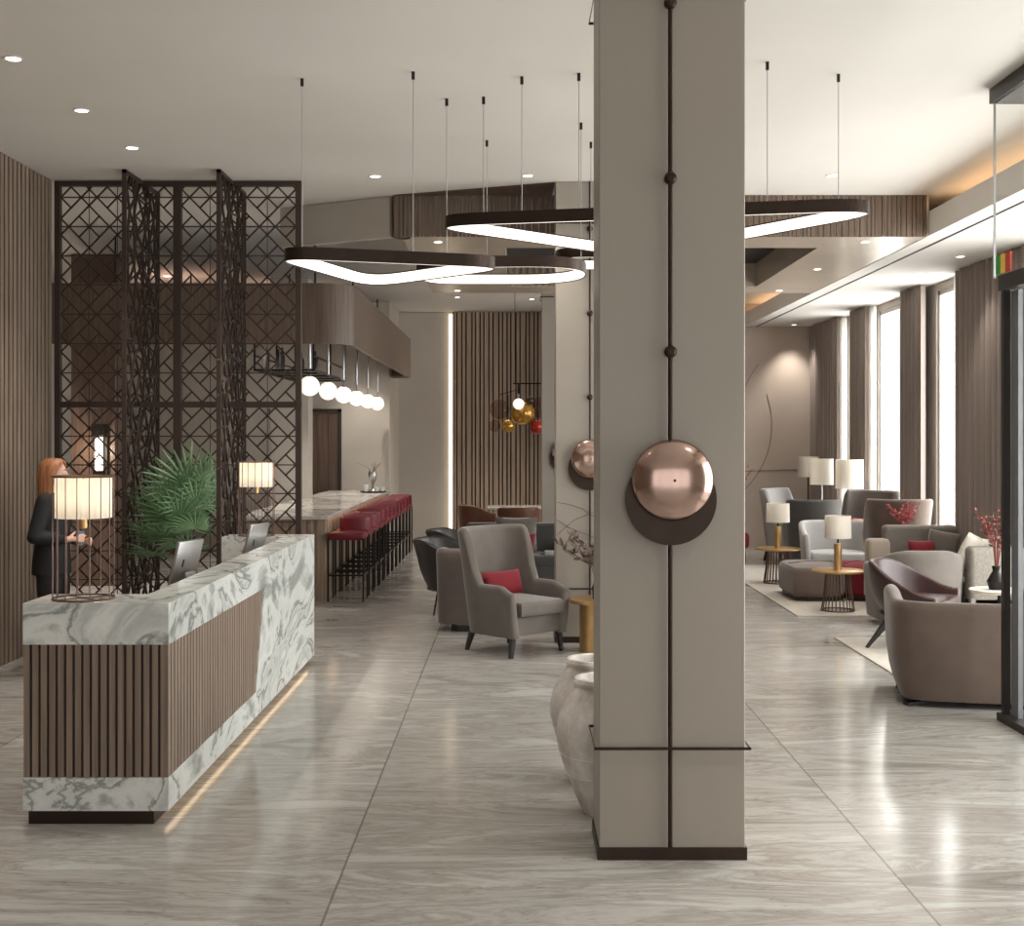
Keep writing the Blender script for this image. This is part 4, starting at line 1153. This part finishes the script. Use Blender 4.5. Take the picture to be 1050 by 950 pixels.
b.tube([P2(526, 393.5), P2(562, 393.5)], 0.012, 6)
b.tube([P2(531.7, 393.5), P2(531.7, 404), P2(531.7, 412, -0.27)], 0.016, 6)
for px, y1 in ((543.5, 408), (550, 431), (521, 431), (512, 410)): b.tube([P2(px, 393.5 if px > 526 else 405), P2(px, y1, -0.04)], 0.005, 6)
b.tube([P2(512, 405), P2(530, 400)], 0.006, 6)
for px in (528, 560): b.tube([P2(px, 393.5), (P2(px, 0)[0], 0, ceil_z(0)-2.3)], 0.005, 6)
b.build('frame', 'black_metal', t)

# ---- right lounge
for lab, x0, x1, y0, y1 in (('large cream rug under the ottomans at the back of the lounge', 2.95, 5.2, 13.25, 18.6), ('cream rug under the brown leather chair at the right', 2.97, 5.15, 9.75, 11.8)):
    tag(MB().box(x0, x1, y0, y1, 0.0, 0.012, 0.004, 1).build('rug', 'rug'), lab, 'rug', 'cream lounge rugs')
RZ = 0.012
def lift(t): t.location.z = RZ; return t
tub_chair('tub_armchair', 'large taupe velvet tub armchair with its back to us at the right edge', 'armchair', 3.2, 9.02, face(0.22, 1), 0.5, 0.42, 0.42, 0.11, lambda t_: 0.735+0.03*sstep(.55, .9, abs(t_)), 0.05, 0.42, 'velvet_taupe', legs='cross', lean=0.03, n=4.2, taper=0.05)
lift(tub_chair('tub_chair', 'oxblood leather tub chair on dark splayed legs at the rug edge', 'chair', 3.62, 11.36, face(1, -0.62), 0.41, 0.38, 0.24, 0.055, lambda t_: 0.75-0.27*sstep(.2, 1.0, abs(t_)), 0.27, 0.43, 'leather_brown', legs='splay', lean=0.06, n=2.1, taper=0.1))
tub_chair('tub_armchair', 'low curved grey armchair with its back to us behind the oxblood chair', 'armchair', 4.03, 12.75, face(0, 1), 0.42, 0.38, 0.26, 0.09, lambda t_: 0.765-0.16*sstep(.15, .95, abs(t_)), 0.06, 0.42, 'velvet_grey', legs='plinth', lean=0.04, n=2.1)
def ottoman(label, x0, x1, y0, y1, m, seam=True):
    t = thing('ottoman', label, 'ottoman', ((x0+x1)/2, (y0+y1)/2, RZ), 0, 'low lounge ottomans')
    hx, hy = (x1-x0)/2, (y1-y0)/2; c = 0.18
    poly = [(-hx, -hy+c*0.3), (-hx+c, -hy), (hx-c*0.5, -hy), (hx, -hy+c), (hx, hy-c*0.3), (hx-c, hy), (-hx+c*0.5, hy), (-hx, hy-c)]
    MB().rprism(poly, 0.05, 0.38, 0.05, 0.03).build('cushion', m, t, True, 60)
    MB().rprism([(x*0.9, y*0.9) for x, y in poly], 0.0, 0.06, 0.005).build('plinth', 'leg', t)
    MB().tube([(-hx+0.02, -hy*0.2, 0.401), (0, 0, 0.418), (hx-0.02, hy*0.2, 0.401)], 0.006, 6).build('piping', m, t)
    return t
ottoman('taupe velvet ottoman on the large rug', 3.17, 3.78, 14.35, 15.4, 'velvet_taupe')
ottoman('crimson ottoman beside the taupe one, behind the near side table', 3.80, 4.17, 14.35, 15.3, 'red')

def wire_table(label, x, d, r, z):
    t = thing('wire_side_table', label, 'side table', (x, d, 0), 0, 'round wire base side tables')
    MB().lathe([(0, z-0.025), (r-0.01, z-0.025), (r, z-0.018), (r, z-0.004), (r-0.006, z), (0, z)], (0, 0, 0), 48).build('table_top', 'gold', t, True)
    b = MB(); n = 26
    for i in range(n):
        a = 2*PI*i/n; b.tube([(r*.62*math.cos(a), r*.62*math.sin(a), 0.008), (r*.50*math.cos(a), r*.50*math.sin(a), z*0.55), (r*.46*math.cos(a), r*.46*math.sin(a), z-0.025)], 0.0055, 5)
    b.build('wire_base', 'copper_dark', t)
    b = MB()
    for rr, zz in ((.62, 0.008), (.46, z-0.03)): b.tube([(r*rr*math.cos(2*PI*i/32), r*rr*math.sin(2*PI*i/32), zz) for i in range(32)], 0.008, 6, True)
    b.build('base_ring', 'copper_dark', t)
    return t
wire_table('round wire based side table in front of the ottomans', 3.47, 13.62, 0.28, 0.44).location.z = RZ
wire_table('round wire based side table beside the pale tub chair, farther back', 3.37, 16.25, 0.29, 0.45).location.z = RZ
def table_lamp(label, x, d, z, r=0.14, hs=0.24, base=0.28):
    t = thing('table_lamp', label, 'table lamp', (x, d, z), 0, 'brass table lamps')
    MB().lathe([(0, 0), (0.042, 0), (0.042, base), (0.036, base+0.005), (0, base+0.005)], (0, 0, 0), 24).build('base', 'gold', t, True)
    MB().tube([(0, 0, base), (0, 0, base+0.10)], 0.01, 8).build('neck', 'black_metal', t)
    b = MB(); n = 48; z0 = base+0.06; R = []
    for rr, zz in ((r, z0), (r*0.97, z0+hs), (r*0.97-0.004, z0+hs), (r-0.004, z0)): R.append([b.bm.verts.new((rr*math.cos(2*PI*k/n), rr*math.sin(2*PI*k/n), zz)) for k in range(n)])
    for i in range(4):
        for k in range(n): b.bm.faces.new((R[i][k], R[i][(k+1) % n], R[(i+1) % 4][(k+1) % n], R[(i+1) % 4][k]))
    for k in range(3):
        a = 2*PI*k/3; b.bar((0, 0, z0+0.06), ((r-0.006)*math.cos(a), (r-0.006)*math.sin(a), z0+0.06), 0.005)
    b.build('lamp_shade', 'shade', t, True)
    return t
table_lamp('brass table lamp with ivory shade on the near wire side table', 3.47, 13.62, RZ+0.4402)
table_lamp('brass table lamp with ivory shade on the far wire side table', 3.37, 16.25, RZ+0.4502, 0.15, 0.24, 0.27)
def floor_lamp(label, x, d, r, z0, z1, m):
    t = thing('floor_lamp', label, 'floor lamp', (x, d, 0), 0, 'floor lamps with drum shades')
    MB().lathe([(0, 0), (0.14, 0), (0.14, 0.02), (0.02, 0.03), (0, 0.03)], (0, 0, 0), 28).build('base', m, t, True)
    MB().tube([(0, 0, 0.02), (0, 0, z1-0.05)], 0.011, 8).build('pole', m, t)
    b = MB(); n = 48; R = []
    for rr, zz in ((r, z0), (r*0.98, z1), (r*0.98-0.004, z1), (r-0.004, z0)): R.append([b.bm.verts.new((rr*math.cos(2*PI*k/n), rr*math.sin(2*PI*k/n), zz)) for k in range(n)])
    for i in range(4):
        for k in range(n): b.bm.faces.new((R[i][k], R[i][(k+1) % n], R[(i+1) % 4][(k+1) % n], R[(i+1) % 4][k]))
    for k in range(3):
        a = 2*PI*k/3; b.bar((0, 0, z1-0.06), ((r-0.006)*math.cos(a), (r-0.006)*math.sin(a), z1-0.06), 0.006)
    b.build('lamp_shade', 'shade', t, True)
    return t
floor_lamp('floor lamp with ivory drum shade on a black pole, farthest left', 4.80, 20.75, 0.17, 1.24, 1.57, 'black_metal')
floor_lamp('floor lamp with ivory drum shade on a pale pole, middle of three', 4.78, 19.75, 0.18, 1.15, 1.55, 'silver')
floor_lamp('floor lamp with ivory drum shade before the window, rightmost of three', 4.83, 18.3, 0.20, 1.13, 1.55, 'silver').location.z = RZ

t = wing_chair('pale grey wing chair with crimson seat, back left of the lounge', 4.2, 19.45, face(0.75, -0.6), 'fabric_pale', 1.10, 0.62, 0.37, m_seat='red')
lift(wing_chair('grey wing chair by the far window, under the rightmost floor lamp', 4.78, 17.3, face(-0.7, -0.75), 'velvet_grey', 1.14, 0.62, 0.36))
tub_chair('high_back_chair', 'tall charcoal curved back armchair with its back to us, mid lounge', 'armchair', 4.33, 18.4, face(0.05, 1), 0.36, 0.34, 0.26, 0.08, lambda t_: 0.98-0.35*sstep(.6, .95, abs(t_)), 0.03, 0.42, 'fabric_charcoal', legs='plinth', lean=0.05, n=2.2).location.z = RZ
tub_chair('tub_armchair', 'pale grey tub armchair facing us beside the far wire table', 'armchair', 4.15, 16.35, face(-0.05, -1), 0.43, 0.36, 0.28, 0.075, lambda t_: 0.78-0.14*sstep(.45, 1, abs(t_)), 0.12, 0.40, 'fabric_pale', legs='wire', lean=0.05, n=2.6, leg_mat='black_metal').location.z = RZ
tub_chair('high_back_chair', 'charcoal armchair with its high back to us, by the nearest window', 'armchair', 4.70, 15.55, face(0.12, 1), 0.30, 0.28, 0.22, 0.07, lambda t_: 1.12-0.4*sstep(.55, .95, abs(t_)), 0.05, 0.42, 'velvet_taupe', legs='plinth', lean=0.11, n=2.2).location.z = RZ
t = thing('daybed', 'crimson daybed on dark legs at the far left of the lounge', 'daybed', (3.05, 19.6, 0))
MB().box(-0.55, 0.5, -0.45, 0.35, 0.2, 0.44, 0.06, 4).build('seat', 'red', t, True)
MB().box(-0.55, 0.5, 0.35, 0.5, 0.2, 0.86, 0.05, 4).build('backrest', 'red', t, True)
for sx in (-0.45, 0.42):
    for y in (-0.35, 0.3): MB().tube([(sx, y, 0.22), (sx*1.05, y, 0)], [0.03, 0.02], 8).build('leg', 'leg', t)
# grey tweed sofas and their cushions
sofa('grey tweed sofa facing us under the nearest window', 4.67, 14.35, 0, 0.84, 0.8, 0.85, 'fabric_tweed', None, 0.42, 0.1, 0.6, 1, (False, False)).location.z = RZ
sofa('grey tweed sofa with its back to us, right of the oxblood chair', 4.77, 12.85, PI, 0.56, 0.72, 0.79, 'fabric_tweed', None, 0.42, 0.12, 0.6, 1, (False, False))
pillow('cushion', 'round topped crimson cushion on the grey tweed sofa', 4.58, 14.24, 0.57, 0.32, 0.30, 0.18, 'red', 0.1, -0.3)
pillow('cushion', 'grey square cushion beside the crimson one on the tweed sofa', 4.82, 14.28, 0.64, 0.36, 0.36, 0.16, 'velvet_grey', -0.5, -0.2, 0.15)
pillow('cushion', 'cream cushion leaning on the second tweed sofa', 4.70, 13.02, 0.66, 0.42, 0.42, 0.16, 'fabric_cream', 0.5, 0.3, 0.3)
pillow('cushion', 'white cushion propped behind the cream one', 4.92, 13.02, 0.69, 0.36, 0.34, 0.15, 'white_fabric' if 'white_fabric' in M else 'fabric_cream', -0.2, 0.25, -0.2)
t = sofa('beige armless sofa edge behind the low curved armchair', 4.02, 13.92, 0, 0.25, 0.5, 0.74, 'fabric_beige', None, 0.42, 0.1, 0.6, 1, (False, False)); t.location.z = RZ
M['patterned'] = mat('patterned_fabric', lin(196, 60, 92), 0.85, c2=lin(222, 190, 150), vscale=(16, 16, 16))
pillow('cushion', 'pink and cream patterned cushion on the wing chair under the rightmost floor lamp', 4.73, 17.22, 0.64, 0.40, 0.28, 0.13, 'patterned', face(-0.7, -0.75), -0.3)
# flowers
branch_vase('flower_vase', 'vase of pale coral branches before the charcoal high back chair', 4.62, 15.02, 0.6, [(0, 0), (0.05, 0), (0.06, 0.08), (0.035, 0.14), (0.04, 0.15), (0, 0.1)], 'white', 'coral_pale', 16, 0.2, 0.36, 5, 0.06)
t = thing('console_table', 'narrow dark console carrying coral branches', 'table', (4.62, 15.02, 0))
MB().box(-0.3, 0.3, -0.1, 0.1, 0.56, 0.5995, 0.006, 1).build('table_top', 'wood_dark', t)
for sx in (-0.26, 0.26):
    for y in (-0.08, 0.08): MB().bar((sx, y, 0), (sx, y, 0.565), 0.025).build('leg', 'black_metal', t)
t.location.z = RZ; bpy.data.objects['flower_vase'].location.z = 0.6+RZ
M['white_fabric'] = mat('white_fabric', lin(226, 222, 215), 0.9, var=0.04)
# near right table
t = thing('pedestal_table', 'round cream topped table with red flowers beside the glass vestibule', 'table', (4.15, 10.85, RZ))
MB().lathe([(0, 0.53), (0.24, 0.53), (0.25, 0.54), (0.25, 0.555), (0, 0.555)], (0, 0, 0), 40).build('table_top', 'fabric_cream', t, True)
MB().lathe([(0, 0), (0.16, 0), (0.16, 0.015), (0.02, 0.03), (0.02, 0.53), (0, 0.53)], (0, 0, 0), 24).build('pedestal', 'black_metal', t, True)
branch_vase('flower_vase', 'dark vase of red and orange branches on the round cream table', 4.12, 10.85, RZ+0.5555, [(0, 0), (0.06, 0), (0.08, 0.07), (0.03, 0.16), (0.04, 0.2), (0, 0.12)], 'black_metal', 'coral', 14, 0.2, 0.5, 9, 0.05, thick=0.004)
branch_vase('branch_vase', 'tall vase of bare reddish branches by the far lounge wall', 3.65, 21.5, 0.0, [(0, 0), (0.14, 0), (0.16, 0.3), (0.1, 0.75), (0.12, 0.8), (0.09, 0.8), (0, 0.5)], 'white', 'coral_pale', 8, 0.5, 0.65, 13, 0.05)

# ------------------------------------------------------------------ the receptionist
def skin_mesh(nodes, edges, root, sub=2):
    me = bpy.data.meshes.new('tmp'); ks = list(nodes); ix = {k: i for i, k in enumerate(ks)}
    me.from_pydata([nodes[k][0] for k in ks], [(ix[a], ix[b]) for a, b in edges], [])
    o = bpy.data.objects.new('tmp', me); COL.objects.link(o)
    mo = o.modifiers.new('skin', 'SKIN'); mo.use_smooth_shade = True
    if not me.skin_vertices: 
        me.attributes.new('skin_vertices', 'FLOAT', 'POINT') if False else None
    for k in ks:
        r = nodes[k][1]; r = r if isinstance(r, tuple) else (r, r)
        me.skin_vertices[0].data[ix[k]].radius = r
        me.skin_vertices[0].data[ix[k]].use_root = (k == root)
    s_ = o.modifiers.new('sub', 'SUBSURF'); s_.levels = sub; s_.render_levels = sub
    dg = bpy.context.evaluated_depsgraph_get(); dg.update()
    ev = o.evaluated_get(dg); m2 = bpy.data.meshes.new_from_object(ev)
    bpy.data.objects.remove(o); bpy.data.meshes.remove(me)
    return m2
M['skin'] = mat('skin', lin(222, 176, 154), 0.5, var=0.05, vscale=(9, 9, 9))
M['hair'] = mat('ginger_hair', lin(138, 84, 52), 0.5, c2=lin(184, 126, 86), vscale=(60, 60, 4))
M['suit'] = mat('black_suit', lin(26, 25, 27), 0.75, var=0.15, vscale=(30, 30, 30))
M['shirt'] = mat('ivory_shirt', lin(222, 214, 200), 0.7, var=0.05)
pr = thing('person', 'red haired person in a black suit holding a cup behind the reception desk', 'person', (-3.68, 10.1, 0), PI/2)
V = Vector
def hand(nodes, edges, wrist, d, side, palm_n):
    """five fingers rooted in a palm: d = pointing direction, side = thumb side, palm_n = curl direction"""
    d, side, palm_n = V(d).normalized(), V(side).normalized(), V(palm_n).normalized()
    w_ = nodes[wrist][0]; pre = wrist+'_'
    nodes[pre+'palm'] = (w_+d*0.045, (0.030, 0.017)); edges.append((wrist, pre+'palm'))
    for i, (off, L) in enumerate(((0.026, 0.066), (0.009, 0.074), (-0.009, 0.069), (-0.026, 0.054))):
        k = w_+d*0.085+side*off; a = pre+'f%d' % i
        nodes[a+'0'] = (k, 0.0095)
        p1 = k+d*L*0.45+palm_n*L*0.28; p2 = p1+d*L*0.05+palm_n*L*0.34; p3 = p2-d*L*0.18+palm_n*L*0.16
        nodes[a+'1'] = (p1, 0.0088); nodes[a+'2'] = (p2, 0.008); nodes[a+'3'] = (p3, 0.0068)
        edges += [(pre+'palm', a+'0'), (a+'0', a+'1'), (a+'1', a+'2'), (a+'2', a+'3')]
    b0 = w_+d*0.025+side*0.030; nodes[pre+'t0'] = (b0, 0.012)
    nodes[pre+'t1'] = (b0+side*0.022+d*0.028+palm_n*0.018, 0.0105); nodes[pre+'t2'] = (b0+side*0.016+d*0.052+palm_n*0.036, 0.0085)
    edges += [(wrist, pre+'t0'), (pre+'t0', pre+'t1'), (pre+'t1', pre+'t2')]
N_ = {
 'pelvis': (V((0, 0.0, 0.93)), (0.135, 0.10)), 'waist': (V((0, 0.0, 1.07)), (0.115, 0.085)), 'chest': (V((0, 0.0, 1.25)), (0.135, 0.10)),
 'collar': (V((0, 0.01, 1.38)), (0.085, 0.065)), 'neck': (V((0, 0.0, 1.44)), 0.048), 'skull': (V((0, -0.02, 1.54)), 0.055),
 'shR': (V((-0.165, 0.0, 1.365)), 0.05), 'elR': (V((-0.235, 0.06, 1.09)), 0.040), 'wrR': (V((-0.13, -0.165, 1.06)), (0.026, 0.022)),
 'shL': (V((0.165, 0.0, 1.365)), 0.05), 'elL': (V((0.235, 0.05, 1.09)), 0.040), 'wrL': (V((0.14, -0.16, 1.03)), (0.026, 0.022)),
}
E_ = [('pelvis', 'waist'), ('waist', 'chest'), ('chest', 'collar'), ('collar', 'neck'), ('neck', 'skull'), ('collar', 'shR'), ('shR', 'elR'), ('elR', 'wrR'), ('collar', 'shL'), ('shL', 'elL'), ('elL', 'wrL')]
for s_, k in ((-1, 'R'), (1, 'L')):
    N_['hip'+k] = (V((s_*0.09, 0, 0.86)), 0.082); N_['kn'+k] = (V((s_*0.095, -0.01, 0.48)), 0.054); N_['cf'+k] = (V((s_*0.095, 0.015, 0.33)), 0.052); N_['an'+k] = (V((s_*0.095, 0.02, 0.09)), 0.034); N_['toe'+k] = (V((s_*0.10, -0.13, 0.04)), (0.035, 0.028))
    E_ += [('pelvis', 'hip'+k), ('hip'+k, 'kn'+k), ('kn'+k, 'cf'+k), ('cf'+k, 'an'+k), ('an'+k, 'toe'+k)]
hand(N_, E_, 'wrR', (0.25, -1, 0.12), (0.15, 0.1, 1), (1, 0.25, 0))
hand(N_, E_, 'wrL', (-0.2, -1, 0.0), (0, 0, 1), (-1, 0, -0.1))
body_me = skin_mesh(N_, E_, 'pelvis', 2)
b = MB(); b.bm.from_mesh(body_me)
# head: cranium, jaw, nose, ears
HC = V((0, -0.015, 1.575))
b.sphere((HC.x, HC.y+0.008, HC.z+0.015), 0.1, 0.76, 0.96, 1.0, 28, 18)
b.sphere((HC.x, HC.y-0.03, HC.z-0.045), 0.072, 0.78, 0.88, 0.98, 24, 14)
b.sphere((HC.x, HC.y-0.075, HC.z-0.092), 0.022, 1, 0.9, 0.8, 14, 10)
b.sphere((HC.x, HC.y-0.104, HC.z-0.022), 0.014, 0.85, 1.0, 1.3, 14, 10)
b.tube([(0, HC.y-0.088, HC.z+0.018), (0, HC.y-0.112, HC.z-0.02)], [0.007, 0.011], 8)
for s_ in (-1, 1): b.sphere((s_*0.077, HC.y+0.012, HC.z-0.012), 0.022, 0.4, 0.8, 1.35, 14, 10)
bo = b.build('body', 'skin', pr, True)
rm = bo.modifiers.new('fuse', 'REMESH'); rm.mode = 'VOXEL'; rm.voxel_size = 0.006; rm.use_smooth_shade = True
sm = bo.modifiers.new('soft', 'SMOOTH'); sm.factor = 0.5; sm.iterations = 3
dg = bpy.context.evaluated_depsgraph_get(); dg.update()
me2 = bpy.data.meshes.new_from_object(bo.evaluated_get(dg)); bo.modifiers.clear(); bo.data = me2
if not me2.materials: me2.materials.append(M['skin'])
M['eye_white'] = mat('eye', lin(236, 232, 226), 0.2, var=0.02); M['iris'] = mat('iris', lin(58, 44, 34), 0.2, var=0.1); M['lip'] = mat('lip', lin(170, 92, 86), 0.45, var=0.05)
for s_ in (-1, 1):
    e = MB().sphere((s_*0.03, HC.y-0.083, HC.z+0.012), 0.0125, 1, 0.7, 0.75, 16, 10).build('eye', 'eye_white', pr, True)
    MB().sphere((s_*0.03, HC.y-0.0895, HC.z+0.012), 0.006, 1, 0.6, 1, 12, 8).build('iris', 'iris', e, True)
    MB().tube([(s_*0.016, HC.y-0.092, HC.z+0.03), (s_*0.032, HC.y-0.092, HC.z+0.036), (s_*0.048, HC.y-0.08, HC.z+0.03)], [0.003, 0.004, 0.002], 6).build('eyebrow', 'hair', pr, True)
MB().sphere((0, HC.y-0.088, HC.z-0.06), 0.02, 1.0, 0.35, 0.32, 14, 8).build('lips', 'lip', pr, True)
# hair: shell round the head falling to the shoulders, open at the face
b = MB(); rows = []
prof = [(1.698, 0.012, 0.012, 180), (1.692, 0.05, 0.06, 178), (1.672, 0.074, 0.09, 168), (1.64, 0.089, 0.106, 140), (1.60, 0.095, 0.114, 122), (1.55, 0.098, 0.118, 114), (1.50, 0.098, 0.116, 108), (1.45, 0.10, 0.112, 100), (1.40, 0.105, 0.105, 92), (1.35, 0.10, 0.10, 84), (1.31, 0.088, 0.092, 76)]
n = 40
for z, rx, ry, half in prof:
    row = []
    for i in range(n+1):
        a = PI/2+math.radians(half)*(-1+2*i/n); wv = 1+0.018*math.sin(i*1.9)
        row.append(b.bm.verts.new((rx*wv*math.cos(a), HC.y+0.012+ry*wv*math.sin(a), z)))
    rows.append(row)
for A, B in zip(rows, rows[1:]):
    for i in range(n): b.bm.faces.new((A[i], A[i+1], B[i+1], B[i]))
ho = b.build('hair', 'hair', pr, True)
so = ho.modifiers.new('thick', 'SOLIDIFY'); so.thickness = 0.018; so.offset = -0.3
# clothing
def fused(b, name, m, vox=0.009):
    o = b.build(name, m, pr, True)
    r_ = o.modifiers.new('fuse', 'REMESH'); r_.mode = 'VOXEL'; r_.voxel_size = vox; r_.use_smooth_shade = True
    q_ = o.modifiers.new('soft', 'SMOOTH'); q_.factor = 0.5; q_.iterations = 5
    dg = bpy.context.evaluated_depsgraph_get(); dg.update()
    me_ = bpy.data.meshes.new_from_object(o.evaluated_get(dg)); o.modifiers.clear(); o.data = me_
    if not me_.materials: me_.materials.append(M[m])
    for p_ in me_.polygons: p_.use_smooth = True
    return o
def loft(b, secs, n=32):
    R = [[b.bm.verts.new((cx+rx*math.cos(2*PI*k/n), cy+ry*math.sin(2*PI*k/n), z)) for k in range(n)] for z, cx, cy, rx, ry in secs]
    for A, B in zip(R, R[1:]):
        for k in range(n): b.bm.faces.new((A[k], A[(k+1) % n], B[(k+1) % n], B[k]))
    b.bm.faces.new(R[0][::-1]); b.bm.faces.new(R[-1])
b = MB()
loft(b, [(0.78, 0, 0.01, 0.195, 0.145), (0.9, 0, 0.01, 0.19, 0.14), (1.0, 0, 0.005, 0.172, 0.13), (1.08, 0, 0, 0.162, 0.125), (1.18, 0, 0, 0.175, 0.135), (1.28, 0, 0, 0.188, 0.138), (1.35, 0, 0.005, 0.18, 0.12), (1.40, 0, 0.012, 0.135, 0.092), (1.435, 0, 0.016, 0.075, 0.07)])
for k in 'RL':
    sh, el, wr = N_['sh'+k][0], N_['el'+k][0], N_['wr'+k][0]
    cu = el*0.1+wr*0.9
    b.sphere((sh.x*0.98, sh.y, sh.z-0.005), 0.074, 1, 1, 1, 18, 12)
    b.tube([sh+(sh-el)*0.02, sh*0.6+el*0.4, el], [0.07, 0.064, 0.056], 16); b.sphere(el, 0.056, 1, 1, 1, 16, 10)
    b.tube([el, el*0.5+wr*0.5, cu], [0.056, 0.048, 0.041], 16)
fused(b, 'jacket', 'suit')
b = MB()
loft(b, [(0.76, 0, 0, 0.17, 0.125), (0.86, 0, 0, 0.175, 0.13), (0.98, 0, 0, 0.155, 0.12)])
for s_ in (-1, 1):
    b.tube([(s_*0.09, 0, 0.9), (s_*0.092, -0.005, 0.7), (s_*0.095, -0.01, 0.48), (s_*0.095, 0.012, 0.3), (s_*0.095, 0.012, 0.07)], [0.095, 0.098, 0.08, 0.072, 0.07], 20)
fused(b, 'trousers', 'suit')
for s_ in (-1, 1):
    MB().box(s_*0.097-0.045, s_*0.097+0.045, -0.185, 0.075, 0.0, 0.085, 0.03, 3).build('shoe', 'leather_black', pr, True)
MB().pillow(0.13, 0.22, 0.05, Matrix.Translation((0, -0.118, 1.33)) @ Matrix.Rotation(-0.2, 4, 'X')).build('shirt_front', 'shirt', pr, True, 80)
# cup in the right hand
cpos = pr.matrix_world if False else Matrix.Translation((-3.68, 10.1, 0)) @ Matrix.Rotation(PI/2, 4, 'Z')
hp = cpos @ (N_['wrR'][0]+V((0.25, -1, 0.12)).normalized()*0.085+V((0.045, 0.012, 0.0)))
M['cup_blue'] = mat('blue_grey_glaze', lin(120, 138, 152), 0.35, var=0.05)
c = MB().lathe([(0, 0), (0.026, 0), (0.036, 0.11), (0.032, 0.11), (0.023, 0.008), (0, 0.008)], (0, 0, -0.055), 24).build('cup', 'cup_blue', None, True)
c.location = hp
tag(c, 'blue grey cup held by the red haired person', 'cup')
